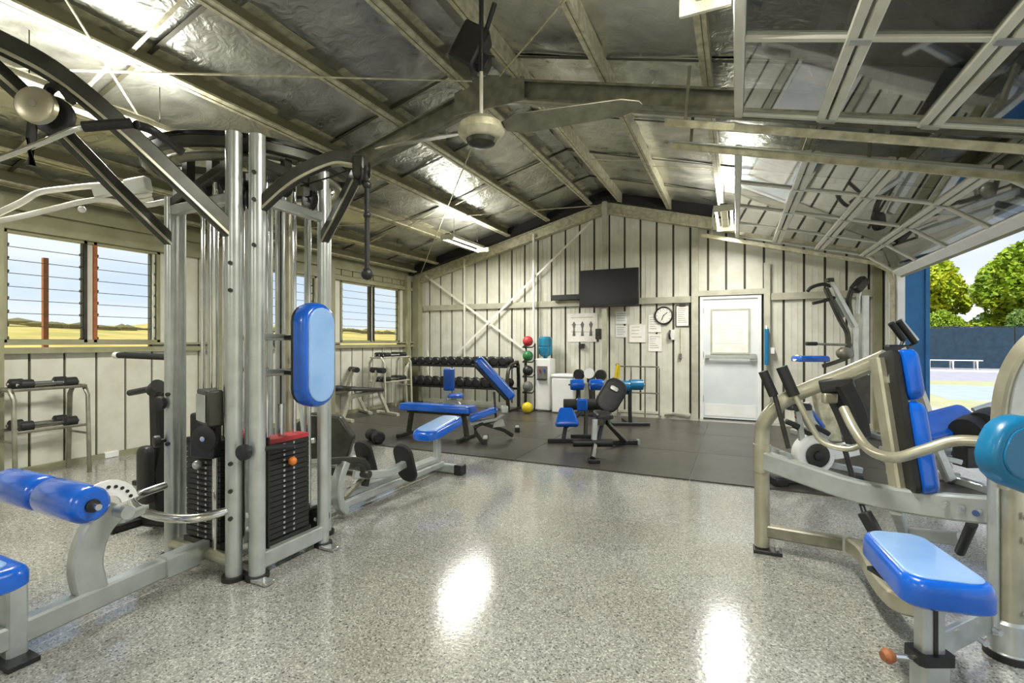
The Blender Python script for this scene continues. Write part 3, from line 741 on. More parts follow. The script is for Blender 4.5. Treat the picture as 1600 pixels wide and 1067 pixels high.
# ---------------------------------------------------------------- small bar racks on the left
def bar_rack(x, y, L, H, nb, label, blabel, rz, tiers=(.55, 1.0), legm='creampost'):
    t = thing('bar_rack', label, 'rack', (x, y, 0), rz=rz)
    for sx in (-L/2, L/2):
        part('side_frame', MB().tube([(sx, -.2, 0), (sx, -.17, H*.9), (sx, -.1, H), (sx, .1, H), (sx, .17, H*.9), (sx, .2, 0)], r=.02, seg=8), legm, t)
        part('cross_tie', MB().tube([(sx, -.18, H*.45), (sx, .18, H*.45)], r=.012, seg=6), legm, t)
    for q in tiers:
        for dy in (-.15, .15): part('rail', MB().tube([(-L/2, dy, H*q), (L/2, dy, H*q)], r=.015, seg=6), legm, t)
    Rz = Matrix.Rotation(rz, 3, 'Z'); j = 0
    for ti, q in enumerate(tiers):
        for i in range(nb[ti]):
            dy = -.1+.2*i/max(1, nb[ti]-1)
            c = Vector((x, y, 0))+Rz @ Vector((0, dy, 0)); c.z = H*q+.045
            d = Rz @ Vector((1, 0, 0))
            bo = thing('fixed_barbell', blabel % (ORD[i], ('lower', 'upper')[ti] if len(tiers) > 1 else 'only'), 'barbell', c, rz=rz)
            bo['group'] = 'short barbells on the small racks'
            part('bar', MB().cyl((-L*.42, 0, 0), (L*.42, 0, 0), .014, 8), 'chrome', bo)
            for s in (-1, 1): part('weight_head', MB().lathe([(.03, L*.2), (.05, L*.22), (.05, L*.38), (.03, L*.4)], (0, 0, 0), (s, 0, 0), 10), 'black', bo)
    return t
c = onX(75, 727, -5.95)
bar_rack(-6.15, 2.44, .56, .87, (2, 2), 'light metal rack with black bars below the left window', '%s black barbell on the %s tier of the rack below the window', R(90), legm='galvrafter')
bar_rack(-6.05, 7.6, .8, 1.02, (3, 3), 'two tier metal rack of black bars below the far window', '%s black barbell on the %s tier of the far window rack', R(90))
# small white box on the floor by the left wall
c = onZ(170, 714, 0); single('floor_box', MB().bb(c.x-.07, c.x+.07, c.y-.07, c.y+.07, 0, .07), 'white', 'little white box on the floor by the left wall', 'box', bevel=.01)
# ---------------------------------------------------------------- benches on the mats
mz = .012
# flat/incline bench: blue seat long pad with back pad raised
def bench_incline():
    # side-on bench running roughly along the camera's right direction
    A = onZ(640, 700, mz); 
    p0 = at(700, 649, 7.0)
    base = Vector((p0.x, p0.y, mz))
    t = thing('flat_bench', 'long flat blue bench on dark legs in the middle of the mats', 'bench', base)
    a, b = at(632, 646, 6.9), at(737, 654, 6.5); a.z = b.z = .46
    v = (b-a).normalized(); L = (b-a).length; u = Vector((v.y, -v.x, 0)); 
    part('bench_pad', MB().pad((a+b)/2-Vector((0, 0, .09)), u, v, .27, L+.05, .09, r=.05), 'blue', t)
    part('pad_frame', MB().tube([a+v*.06-Vector((0, 0, .11)), b-v*.04-Vector((0, 0, .11))], sec=(.06, .05)), 'darksteel', t)
    la = a+v*.12; lb = b-v*.12
    for q, s in ((la, -1), (lb, 1)):
        part('leg', MB().tube([q-Vector((0, 0, .12)), Vector((q.x, q.y, mz+.03))+v*.05*s], sec=(.06, .06), up=v), 'darksteel', t)
        f = Vector((q.x, q.y, mz+.025))+v*.05*s; part('foot_bar', MB().tube([f-u*.26, f+u*.26], sec=(.05, .045)), 'darksteel', t)
    return t
bench_incline()
def incline_bench():
    base = onZ(765, 690, mz)
    t = thing('incline_bench', 'blue bench with its back pad raised steeply in front of the dumbbells', 'bench', base)
    zc = FPX*(EYE-mz)/(690-533.5)   # depth of the bench
    P = lambda x, y, d=0: at(x, y, zc+d)
    up_a, up_b = P(744, 566), P(795, 622); seat_a, seat_b = P(738, 657), P(776, 643)
    v = (up_a-up_b).normalized(); u = Vector((-ST, CT, 0))*-1
    u = Vector((ST, -CT, 0))
    c = (up_a+up_b)/2
    part('back_pad', MB().pad(c-u.cross(v).normalized()*-.0, u*-1, v, .26, (up_a-up_b).length+.06, .1, r=.05, taper=.85), 'blue', t)
    part('back_board', MB().pad(c, u, v, .24, (up_a-up_b).length, .05, r=.04), 'black', t)
    w_ = (seat_b-seat_a).normalized()
    part('seat_pad', MB().pad((seat_a+seat_b)/2, u*-1, -w_, .27, .38, .07, r=.05), 'blue', t)
    n_ = Vector((0, 0, 1))
    pv = P(775, 655)
    part('spine', MB().tube([P(735, 662), pv, P(786, 646)], sec=(.05, .05)), 'silver', t)
    part('back_strut', MB().tube([P(772, 612), P(775, 655)], sec=(.04, .03)), 'darksteel', t)
    part('hinge_plate', MB().box(P(788, 640), (.1, .1, .1), Matrix.Rotation(R(30), 3, 'Z')), 'silver', t, bevel=.02)
    part('front_leg', MB().tube([pv, P(742, 668), P(756, 693)], sec=(.05, .05), smooth=3), 'darksteel', t)
    part('rear_leg', MB().tube([P(750, 660), P(788, 672, .1), P(800, 680, .2)], sec=(.05, .05)), 'darksteel', t)
    for q, l in ((P(758, 697), .3), (onZ(808, 672, mz)+Vector((0, 0, .03)), .25)):
        q.z = max(q.z, mz+.03)
        part('foot_bar', MB().tube([q-u*l*.6+Vector((0, 0, 0)), q+u*l*.5], sec=(.06, .05)), 'silver', t)
        for s in (-.6, .5): part('end_cap', MB().box(q+u*l*s, (.07, .07, .06), Matrix.Rotation(R(24), 3, 'Z')), 'black', t, bevel=.006)
    part('adjust_quadrant', MB().prism([(0, 0), (.16, .02), (.14, .1), (.05, .14)], P(770, 668), Vector((CT, ST, 0)), (0, 0, 1), Vector((-ST, CT, 0)), .01), 'silver', t)
    return t
incline_bench()
# preacher/curl seat by the rack: upright blue pad and small seat
q = onZ(704, 640, mz); q = at(700, 640, 7.9); q.z = mz
t = thing('upright_bench', 'small blue seat with an upright blue back pad by the dumbbells', 'bench', q)
P = lambda x, y, d=0: at(x, y, 7.9+d)
u = Vector((CT, ST, 0))
part('back_pad', MB().pad(P(700, 593)+Vector((.0, .04, 0)), u, (0, 0, 1), .18, .36, .07, r=.03).bb(0, 0, 0, 0, 0, 0), 'bluedeep', t)
part('seat_pad', MB().pad(P(712, 621), Vector((ST, -CT, 0))*-1, -u, .26, .24, .06, r=.04), 'blue', t)
part('frame', MB().tube([P(697, 612), P(695, 628), P(694, 640)], sec=(.05, .05)), 'silver', t)
part('seat_post', MB().tube([P(694, 628), P(712, 626), P(720, 636), P(728, 645)], sec=(.05, .05), smooth=3), 'silver', t)
for x in (694, 728):
    q = P(x, 640); q.z = mz+.025; part('foot_bar', MB().tube([q-Vector((-ST, CT, 0))*.2, q+Vector((-ST, CT, 0))*.2], sec=(.05, .04)), 'darksteel', t)
part('leg', MB().tube([P(694, 636), Vector((P(694, 640).x, P(694, 640).y, mz+.03))], sec=(.05, .05)), 'silver', t)
part('leg', MB().tube([P(728, 643), Vector((P(728, 640).x, P(728, 640).y, mz+.03))], sec=(.05, .05)), 'silver', t)

# black bench seen end on
def black_bench():
    b = onZ(928, 722, mz); zc = FPX*(EYE-mz)/(722-533.5)
    t = thing('black_bench', 'adjustable bench with a black oval back pad seen from its foot end', 'bench', b)
    f = Vector((-ST, CT, 0)); r = Vector((CT, ST, 0))
    P = lambda x, y, d=0: at(x, y, zc+d)
    lean = (r*.5+f*.25+Vector((0, 0, .9))).normalized(); across = (r*.85-Vector((0, 0, .5))-f*.2).normalized()
    part('back_pad', MB().pad(P(955, 618, .75), across, lean, .29, .46, .05, r=.14), 'black', t)
    part('logo_print', MB().pad(P(960, 607, .69), across, lean, .1, .05, .004, r=.02, edge=.002), 'silver', t)
    part('back_hinge', MB().tube([P(950, 640, .8), P(945, 655, .6)], sec=(.06, .05)), 'black', t)
    part('seat_pad', MB().pad(P(942, 652, .45), f*-1, r, .34, .2, .06, r=.05), 'black', t)
    part('spine', MB().tube([P(938, 660, .2), P(950, 655, 1.0)], sec=(.06, .07)), 'darksteel', t)
    part('front_post', MB().tube([P(930, 655, .25), P(928, 690, .2)], sec=(.06, .06), up=f), 'silver', t)
    part('front_brace', MB().tube([P(942, 657, .3), P(934, 690, .2)], sec=(.04, .05), up=f), 'black', t)
    c = P(926, 693, .2); c.z = max(c.z, .18); part('front_roller', MB().cyl(c-r*.22, c+r*.22, .045, 14), 'black', t)
    part('front_leg', MB().tube([P(930, 692, .2), P(926, 716)], sec=(.05, .05), up=f), 'darksteel', t)
    part('foot_plate', MB().box(Vector((b.x, b.y, mz+.02)), (.12, .12, .035), Matrix.Rotation(TH, 3, 'Z')), 'black', t, bevel=.006)
    q = onZ(975, 694, mz); q.z += .03
    part('rear_leg', MB().tube([P(948, 660, .5), q], sec=(.05, .05), up=f), 'darksteel', t)
    part('rear_leg_stripe', MB().tube([P(951, 660, .46), q+Vector((.04, -.02, .02))], sec=(.02, .03), up=f), 'silver', t)
    part('rear_foot', MB().tube([q-r*.2, q+r*.18], sec=(.07, .055)), 'black', t)
    for s in (-.2, .18): part('foot_cap', MB().box(q+r*s, (.03, .08, .06), Matrix.Rotation(TH, 3, 'Z')), 'silver', t)
    return t
black_bench()
def roller_bench():
    b = onZ(880, 692, mz); zc = FPX*(EYE-mz)/(692-533.5)
    t = thing('leg_roller_bench', 'black sit up bench with blue foam rollers and a blue head pad', 'bench', b)
    f = Vector((-ST, CT, 0)); r = Vector((CT, ST, 0))
    P = lambda x, y, d=0: at(x, y, zc+d)
    part('head_pad', MB().pad(P(885, 653, .1), r, (f*.55+Vector((0, 0, .8))), .32, .26, .07, r=.04, taper=.55), 'blue', t)
    part('cross_pad', MB().cyl(P(881, 632, .2), P(938, 632, .2), .075, 14), 'blackrubber', t)
    part('blue_clamp', MB().box(P(909, 632, .15), (.14, .12, .16), Matrix.Rotation(TH, 3, 'Z')), 'blue', t, bevel=.02)
    part('spine', MB().tube([P(885, 665, .1), P(905, 645, .5), P(915, 640, .9)], sec=(.06, .06)), 'black', t)
    for x0, x1 in ((891, 912), (921, 943)):
        part('roller', MB().lathe([(.03, -.095), (.07, -.09), (.078, -.05), (.078, .05), (.07, .09), (.03, .095)], P((x0+x1)/2, 601, .5), r, 16), 'blue', t)
    part('roller_axle', MB().cyl(P(888, 601, .5), P(947, 601, .5), .012, 8), 'chrome', t)
    part('roller_post', MB().tube([P(916, 598, .5), P(918, 640, .5)], sec=(.05, .05), up=f), 'creampost', t)
    part('roller_post', MB().tube([P(903, 605, .55), P(901, 640, .55)], sec=(.04, .04), up=f), 'black', t)
    q = onZ(915, 685, mz); q.z += .03
    part('leg', MB().tube([P(916, 640, .5), q], sec=(.05, .05), up=f), 'black', t)
    q2 = Vector((b.x, b.y, mz+.03)); part('front_foot', MB().tube([q2-r*.2, q2+r*.2], sec=(.06, .05)), 'black', t)
    part('rear_foot', MB().tube([q-r*.2, q+r*.2], sec=(.06, .05)), 'black', t)
    part('front_leg', MB().tube([P(884, 665, .1), q2], sec=(.05, .05), up=f), 'black', t)
roller_bench()
# teal roller bench further back
def teal_bench():
    zc = 7.6; f = Vector((-ST, CT, 0)); r = Vector((CT, ST, 0)); P = lambda x, y, d=0: at(x, y, zc+d)
    q = P(985, 650); q.z = mz
    t = thing('teal_roller_bench', 'bench with teal blue rollers behind the black bench', 'bench', q)
    for x0, x1, y_ in ((963, 984, 603), (984, 1004, 601)):
        part('roller', MB().lathe([(.03, -.11), (.08, -.1), (.085, 0), (.08, .1), (.03, .11)], P((x0+x1)/2, y_, 0), r, 16), 'teal', t)
    part('pad', MB().pad(P(978, 608, .12), r, Vector((0, -.1, 1)), .18, .16, .05, r=.03), 'teal', t)
    part('axle', MB().cyl(P(955, 602), P(1008, 602), .012, 8), 'chrome', t)
    part('post', MB().tube([P(984, 604), P(984, 640), Vector((q.x, q.y, mz+.03))], sec=(.05, .05), up=f), 'black', t)
    q.z += .025; part('foot_bar', MB().tube([q-r*.3, q+r*.3], sec=(.06, .05)), 'black', t)
    part('foot_bar', MB().tube([q, q+f*.5], sec=(.06, .05)), 'black', t)
teal_bench()
# black & white weights on top behind rollers
q = onY(921, 586, 8.45)
t = thing('kettle_stand', 'dark low stand with black and white discs behind the blue rollers', 'rack', (q.x, 8.5, mz))
part('column', MB().bb(q.x-.05, q.x+.05, 8.45, 8.55, mz, q.z), 'black', t, bevel=.01)
part('base', MB().bb(q.x-.22, q.x+.22, 8.3, 8.7, mz, mz+.05), 'black', t, bevel=.01)
for s in (-.2, .2): part('black_disc', MB().lathe([(.05, -.03), (.1, -.03), (.1, .03), (.05, .03)], (q.x+s, 8.47, q.z), (0.3, 1, 0), 16), 'black', t)
part('white_disc', MB().lathe([(.05, -.03), (.09, -.03), (.09, .03), (.05, .03)], (q.x, 8.44, q.z+.03), (0, 1, 0), 16), 'white', t)
# rack of thin bars by the wall, yellow thing
a, b = onY(965, 572, 8.7), onY(1030, 642, 8.7)
t = thing('towel_frame', 'thin grey metal frame stand against the wall under the notices', 'rack', ((a.x+b.x)/2, 8.7, 0))
for k in range(4):
    x = a.x+(b.x-a.x)*k/3; part('upright', MB().cyl((x, 8.7, 0), (x, 8.7, a.z-(0 if k < 3 else .02)), .012, 8), 'galvrafter', t)
for q in (0, .52, .93):
    zz = a.z*(1-q); part('cross_bar', MB().cyl((a.x, 8.7, zz), (b.x, 8.7, zz), .012, 8), 'galvrafter', t)
for x in (a.x, b.x): part('foot', MB().bb(x-.015, x+.015, 8.5, 8.88, 0, .025), 'galvrafter', t)
part('hook', MB().ball((a.x, 8.69, a.z+.02), .035, 10), 'ink', t)
c = onY(963, 583, 8.62)
single('resistance_band', MB().tube([c+Vector((.03, .0, .16)), c+Vector((0, 0, .05)), c+Vector((-.02, 0, -.13)), c+Vector((.02, .02, -.14)), c+Vector((.045, .02, .14))], sec=(.04, .012), up=(0, 1, 0), smooth=3), 'yellow', 'yellow band hanging at the left end of the thin frame', 'band')
# vacuum / long grey tool lying at the foot of the wall
a = onZ(1040, 649, .03); b = onZ(1078, 652, .03)
single('floor_tool', MB().tube([a, a*.6+b*.4+Vector((0, -.02, .02)), b], sec=(.12, .04)), 'galvrafter', 'flat grey steel tool lying along the base of the back wall', 'tool')
# ================================================================ MULTI STATION CABLE GYM (left)
GX, GY = -2.85, 2.18
G = thing('multi_gym', 'large silver multi station cable gym with blue pads on the left', 'gym machine', (GX, GY, 0))
V = Vector
C1, C4, C2, C3 = V((-2.54, 1.83, 0)), V((-3.15, 1.86, 0)), V((-2.43, 1.89, 0)), V((-2.43, 2.37, 0))
ups = [(C1, 2.48, .043), (C4, 2.2, .038), (C2, 2.47, .043), (C3, 2.44, .036), (V((-3.27, 1.98, 0)), 2.44, .036), (V((-3.27, 2.44, 0)), 2.44, .036), (V((-3.13, 2.52, 0)), 2.44, .036), (V((-2.56, 2.52, 0)), 2.44, .036)]
for p, h, r_ in ups:
    part('upright', MB().cyl(p+V((0, 0, .02)), p+V((0, 0, h)), r_, 20), 'silver', G)
    part('foot_pad', MB().cyl(p, p+V((0, 0, .025)), r_+.02, 16), 'black', G)
for p in (C2, C3):
    part('floor_anchor', MB().box(p+V((.08, -.03, .012)), (.12, .06, .02)), 'chrome', G, bevel=.004)
# adjustment collars and bolts on the uprights
for p, zz in ((C1, (.35, .5, .65, 1.6, 1.75)), (C2, (2.1, 2.25, 1.85)), (C4, (.7, 1.0))):
    for z in zz: part('bolt', MB().cyl(p+V((.03, -.045, z)), p+V((.02, -.03, z)), .012, 8), 'darksteel', G)
# top ring: rolled double hoop with cover
ctr = V((-3.0, 2.33, 2.45))
ring = [ctr+V((math.cos(2*math.pi*i/48)*.62, math.sin(2*math.pi*i/48)*.62, 0)) for i in range(48)]
part('top_ring', MB().tube(ring, sec=(.05, .06), closed=True), 'darksteel', G)
part('inner_ring', MB().tube([ctr+(p-ctr)*.86-V((0, 0, .05)) for p in ring], r=.03, closed=True, seg=10), 'galvrafter', G)
part('rim_band', MB().tube([p+V((0, 0, .04)) for p in ring], sec=(.055, .025), closed=True), 'blackgloss', G)
for k in range(4):
    a = R(45+90*k); d = V((math.cos(a), math.sin(a), 0)); part('ring_spoke', MB().tube([ctr-d*.6, ctr+d*.0], sec=(.06, .05)), 'darksteel', G)
# pulleys under the ring
def pulley(c, ax, r_, m='black', th=.03, parent=G, name='pulley'):
    ax = V(ax).normalized()
    o_ = part(name, MB().lathe([(r_*.3, -th/2), (r_*.92, -th/2), (r_, -th*.4), (r_*.86, 0), (r_, th*.4), (r_*.92, th/2), (r_*.3, th/2)], c, ax, 24), m, parent)
    part('pulley_hub', MB().cyl(V(c)-ax*th*.8, V(c)+ax*th*.8, r_*.2, 12), 'chrome', o_)
    return o_
for (x, y, z, ax) in ((-2.72, 1.92, 2.27, (1, .3, 0)), (-2.82, 1.9, 2.24, (1, .1, 0)), (-3.02, 1.88, 2.26, (1, .2, 0)), (-2.48, 2.12, 2.26, (.1, 1, 0)), (-2.42, 2.25, 2.2, (.1, 1, 0)), (-3.2, 2.1, 2.22, (.2, 1, 0)), (-2.9, 2.5, 2.24, (1, 0, 0)), (-2.68, 2.05, 2.18, (1, .4, 0))):
    pulley((x, y, z), ax, .065)
    part('pulley_bracket', MB().box((x, y, z+.09), (.05, .05, .14)), 'darksteel', G)
for a, b in ((C1, C4), (C2, C3)):
    for z in (2.32, 2.12):
        part('top_beam', MB().tube([a+V((0, 0, z)), b+V((0, 0, min(z, 2.16) if b is C4 else z))], sec=(.05, .06)), 'darksteel' if z > 2.2 else 'silver', G)
# weight stacks
def stack(c, ax, lab, n=18, top=.72, sel='orange', m='plate'):
    """ax: direction across the plates (long side); faces out along fn"""
    ax = V(ax).normalized(); fn = V((ax.y, -ax.x, 0)); Rm = Matrix((ax, -fn, V((0, 0, 1)))).transposed()
    root = part('weight_stack', MB().box(c+V((0, 0, .13)), (.33, .15, .05), Rm), 'darksteel', G, lab)
    h = (top-.16)/n; pm = None
    for i in range(n):
        q = MB().box((0, 0, 0), (.31, .13, h*.86), Rm)
        if pm is None:
            q.box(fn*.068, (.07, .008, h*.5), Rm); pm = q.mesh('weight_plate', m)
        o_ = link('weight_plate', pm, root, loc=tuple(c-ORG+V((0, 0, .16+h*(i+.5))))) 
    hw = MB()
    for i in range(n):
        for s in (-.035, .035): hw.box(c+fn*.07+ax*s+V((0, 0, .16+h*(i+.5))), (.012, .006, h*.4), Rm)
    part('number_marks', hw, 'silver', root, stuff=False)
    part('top_plate', MB().box(c+V((0, 0, top+.012)), (.31, .13, .025), Rm), 'red' if sel == 'orange' else 'black', root)
    for s in (-.1, .1): part('guide_rod', MB().cyl(c+ax*s+V((0, 0, .1)), c+ax*s+V((0, 0, 2.3)), .013, 12), 'chrome', root)
    part('selector_stem', MB().cyl(c+V((0, 0, top)), c+V((0, 0, top+.22)), .018, 10), 'chrome', root)
    part('selector_pin', MB().ball(c+fn*.1+V((0, 0, top-.12)), .026, 12), sel, root)
    part('cable', MB().cyl(c+V((0, 0, top+.2)), c+V((0, 0, 2.25)), .005, 6), 'black', root)
    return root
stack(V((-2.53, 2.13, 0)), (0, 1, 0), 'weight stack with orange pin and red top plate')
stack(V((-2.86, 1.93, 0)), (1, 0, 0), 'darker weight stack facing the leg station', sel='silver', m='black')
part('side_guard', MB().box((-2.5, 1.965, .44), (.14, .012, .66)), 'black', G)
stack(V((-3.1, 2.25, 0)), (0, 1, 0), None, n=12, sel='silver', m='black') if False else None
# chrome guide tubes inside the tower
for x, y, r_, m in ((-2.72, 2.0, .03, 'chrome'), (-2.97, 1.99, .024, 'chrome'), (-2.8, 2.35, .03, 'silver'), (-3.0, 2.35, .03, 'silverwarm'), (-2.62, 2.42, .022, 'chrome'), (-2.66, 2.3, .022, 'silverwarm'), (-2.74, 1.86, .017, 'chrome')):
    part('guide_tube', MB().cyl((x, y, .1), (x, y, 2.3), r_, 14), m, G)
# instruction placard holder and black pulley block between C4 and C1
part('placard', MB().box((-2.7, 1.8, .95), (.2, .08, .2), Matrix.Rotation(R(-18), 3, 'Z')), 'darksteel', G, bevel=.01)
part('placard_face', MB().box((-2.715, 1.757, .95), (.15, .006, .15), Matrix.Rotation(R(-18), 3, 'Z')), 'silver', G)
pulley((-2.74, 1.8, .77), (.3, -1, 0), .075)
part('pulley_yoke', MB().box((-2.78, 1.83, .78), (.16, .07, .26), Matrix.Rotation(R(15), 3, 'Z')), 'black', G, bevel=.015)
# knobs on the uprights
def knob(c, d, r_=.035):
    d = V(d).normalized(); q = part('adjuster_knob', MB().lathe([(.012, 0), (.012, .03), (r_, .035), (r_*1.05, .05), (r_, .065), (r_*.5, .07)], c, d, 16), 'black', G)
knob(C4+V((0, -.03, .72)), (-.3, -1, 0)); knob(C4+V((0, -.03, .95)), (.3, -1, 0), .04); knob(C2+V((.0, -.04, .72)), (.2, -1, 0), .042)
part('adjuster_arm', MB().tube([C2+V((.02, 0, .72)), C2+V((.04, .12, .71)), C2+V((.05, .2, .7))], r=.016), 'black', G)
# base rails
part('base_rail', MB().tube([C2+V((0, 0, .09)), C3+V((0, 0, .09))], sec=(.05, .09)), 'silver', G)
part('base_rail', MB().tube([C1+V((0, 0, .09)), V((-2.85, 1.86, .09)), C4+V((0, 0, .09))], r=.035), 'silverwarm', G)
part('base_rail', MB().tube([V((-3.2, 2.3, .09)), V((-2.5, 2.3, .09))], sec=(.06, .08)), 'silver', G)
part('base_rail', MB().tube([V((-2.85, 1.86, .09)), V((-2.8, 2.6, .09))], sec=(.07, .08)), 'silver', G)
# ladder rungs and blue back pad on the east face
for z in (1.345, 1.14):
    part('pad_rung', MB().cyl(C2+V((0, 0, z)), C3+V((0, 0, z)), .02, 12), 'silver', G)
    part('pad_bracket', MB().tube([V((-2.43, 2.08, z)), V((-2.22, 2.06, z))], sec=(.05, .03)), 'black', G)
pd = part('back_pad', MB().pad((-2.215, 2.055, 1.245), (0, 1, 0), (0, 0, 1), .235, .59, .095, r=.115, edge=.018), 'blue', G)
part('pad_face_sheen', MB().pad((-2.123, 2.055, 1.245), (0, 1, 0), (0, 0, 1), .185, .53, .012, r=.092, edge=.006), 'blue_lit', pd, 'front face of the back pad, painted paler for reflected light')
part('pad_board', MB().pad((-2.235, 2.055, 1.245), (0, 1, 0), (0, 0, 1), .22, .57, .02, r=.1, edge=.004), 'black', G)
# upper arms, east head
def arm(pts, w_=.075, m='darksteel', hl='silverwarm', h_=.05):
    o_ = part('pulley_arm', MB().tube(pts, sec=(h_, w_), smooth=6), m, G)
    part('arm_edge', MB().tube([V(p)+V((0, 0, -w_*.42)) for p in pts], sec=(h_*1.04, .016), smooth=6), hl, o_)
head = V((-1.93, 2.16, 2.3))
arm([C2+V((0, 0, 2.06)), V((-2.25, 1.98, 2.24)), V((-2.08, 2.08, 2.345)), V((-1.99, 2.13, 2.35)), head+V((0, 0, .03))])
arm([C3+V((0, 0, 1.98)), V((-2.2, 2.27, 2.12)), head+V((-.03, 0, -.03))])
pulley(head+V((.01, 0, -.04)), (.5, .6, 0), .06); pulley(head+V((0, .05, .0)), (.5, .6, 0), .05, 'darksteel')
part('head_bracket', MB().box(head, (.07, .1, .12), Matrix.Rotation(R(20), 3, 'Z')), 'darksteel', G, bevel=.015)
part('head_cable', MB().tube([head+V((0, 0, .02)), V((-2.2, 2.2, 2.3)), V((-2.42, 2.18, 2.27))], r=.005, seg=6), 'black', G)
# leg-station arm over the top left
arm([C1+V((0, 0, 1.92)), V((-2.6, 1.62, 2.11)), V((-2.68, 1.35, 2.35)), V((-2.75, 1.14, 2.51)), V((-2.8, .98, 2.57)), V((-2.84, .84, 2.59)), V((-2.87, .7, 2.57)), V((-2.9, .55, 2.5))], .09)
arm([C4+V((0, 0, 1.93)), V((-3.05, 1.54, 2.13)), V((-2.96, 1.22, 2.35)), V((-2.9, .98, 2.5)), V((-2.88, .8, 2.58))], .075)
pc = at(57, 165, 2.12)
pl = pulley(pc, (.55, -.83, 0), .078, 'silverwarm', .035)
part('pulley_guard', MB().tube([pc+V((-.05, .05, .07)), pc+V((-.02, .06, .11)), pc+V((.06, .06, .09)), pc+V((.1, .08, .03))], sec=(.04, .02), smooth=3), 'black', G)
pulley(pc+V((-.03, .07, -.01)), (.55, -.83, 0), .085, 'black', .03)
part('swivel_hanger', MB().tube([pc+V((-.08, .02, -.02)), pc+V((-.1, .02, -.12)), pc+V((-.1, .02, -.24))], sec=(.03, .03)), 'black', G)
# leg extension station
part('station_beam', MB().tube([V((-2.82, 1.86, .11)), V((-2.78, 1.4, .105)), V((-2.74, .98, .1))], sec=(.07, .1)), 'silver', G)
part('joint_plate', MB().tube([V((-2.8, 1.78, .11)), V((-2.79, 1.6, .11))], sec=(.09, .12)), 'silver', G)
part('station_beam', MB().tube([V((-2.74, 1.0, .1)), V((-2.72, .4, .1))], sec=(.07, .1)), 'silver', G)
part('stub_leg', MB().tube([V((-2.74, .99, .35)), V((-2.74, .99, .02))], sec=(.08, .07), up=(0, 1, 0)), 'silver', G)
part('floor_foot', MB().bb(-2.86, -2.62, .93, 1.03, 0, .02), 'black', G)
part('knee_post', MB().tube([V((-2.77, 1.27, .14)), V((-2.77, 1.25, .28)), V((-2.76, 1.28, .42)), V((-2.74, 1.36, .53))], sec=(.06, .125), up=(0, 1, 0), smooth=5), 'silver', G)
for xa, xb in ((-2.6, -2.98), (-3.0, -3.4)):
    c = V(((xa+xb)/2, 1.2, .59)); L = abs(xb-xa)/2
    ro = part('foam_roller', MB().lathe([(.02, -L), (.06, -L), (.075, -L+.012), (.083, -L+.035), (.084, 0), (.083, L-.035), (.075, L-.012), (.06, L), (.02, L)], c, (1, 0, 0), 24), 'blue', G)
    part('roller_end_cap', MB().lathe([(.03, L), (.028, L+.012), (.01, L+.014)], c, (1, 0, 0), 14), 'black', ro)
part('roller_axle', MB().cyl((-2.55, 1.2, .59), (-3.42, 1.2, .59), .014, 10), 'chrome', G)
qd = MB().prism([(math.cos(R(a))*.13, math.sin(R(a))*.13) for a in range(10, 131, 15)]+[(math.cos(R(a))*.06, math.sin(R(a))*.06) for a in range(130, 9, -15)], (-2.64, 1.27, .55), (0, 1, 0), (0, 0, 1), (1, 0, 0), .012)
part('range_quadrant', qd, 'white', G)
for a in range(20, 125, 17): part('quadrant_hole', MB().cyl((-2.626, 1.27+math.cos(R(a))*.1, .55+math.sin(R(a))*.1), (-2.622, 1.27+math.cos(R(a))*.1, .55+math.sin(R(a))*.1), .008, 8), 'black', G)
part('quadrant_boss', MB().cyl((-2.66, 1.33, .52), (-2.58, 1.33, .52), .03, 14), 'silver', G)
sp = part('seat_pad', MB().pad((-2.72, .68, .385), (1, 0, 0), (0, 1, 0), .6, .54, .085, r=.07, edge=.03, taper=.9), 'blue', G)
part('seat_top_sheen', MB().pad((-2.72, .68, .468), (1, 0, 0), (0, 1, 0), .5, .43, .012, r=.05, edge=.01, taper=.9), 'blue_lit', sp, 'top face of the seat, painted paler for reflected light')
part('seat_post', MB().tube([V((-2.72, .7, .12)), V((-2.72, .7, .385))], sec=(.07, .07), up=(0, 1, 0)), 'silver', G)
# curved rail in front of the west stack
part('guard_rail', MB().tube([C1+V((0, 0, .39)), V((-2.62, 1.68, .375)), V((-2.82, 1.6, .38)), V((-3.04, 1.6, .4)), V((-3.17, 1.68, .42)), C4+V((0, 0, .45))], r=.024, smooth=5, seg=14), 'chrome', G)
part('guard_link', MB().tube([V((-2.74, 1.38, .45)), V((-2.95, 1.6, .4))], sec=(.04, .04)), 'silver', G)
# row station running towards the back wall
part('row_beam', MB().tube([V((-2.75, 2.55, .14)), V((-2.74, 4.12, .14))], sec=(.1, .05)), 'silver', G)
part('row_rail', MB().tube([V((-2.66, 2.75, .1)), V((-2.66, 4.15, .1))], sec=(.035, .05)), 'silver', G)
part('row_rail', MB().tube([V((-2.84, 2.75, .1)), V((-2.84, 4.15, .1))], sec=(.035, .05)), 'silver', G)
part('row_shoe', MB().tube([V((-2.66, 2.8, .42)), V((-2.66, 2.74, .3)), V((-2.66, 2.74, .14)), V((-2.66, 2.8, .05))], sec=(.06, .08), up=(1, 0, 0), smooth=4), 'silver', G)
part('row_post', MB().tube([V((-2.72, 4.14, .08)), V((-2.72, 4.14, .4))], sec=(.08, .05), up=(1, 0, 0)), 'silver', G)
part('end_foot', MB().tube([V((-2.95, 4.2, .05)), V((-2.5, 4.2, .05))], sec=(.08, .08)), 'silver', G)
part('end_cap', MB().box((-2.49, 4.2, .05), (.09, .1, .1)), 'black', G, bevel=.01)
rs = part('row_seat', MB().pad((-2.7, 4.14, .42), (1, 0, 0), (0, 1, .14), .27, .62, .085, r=.1, edge=.02), 'blue', G)
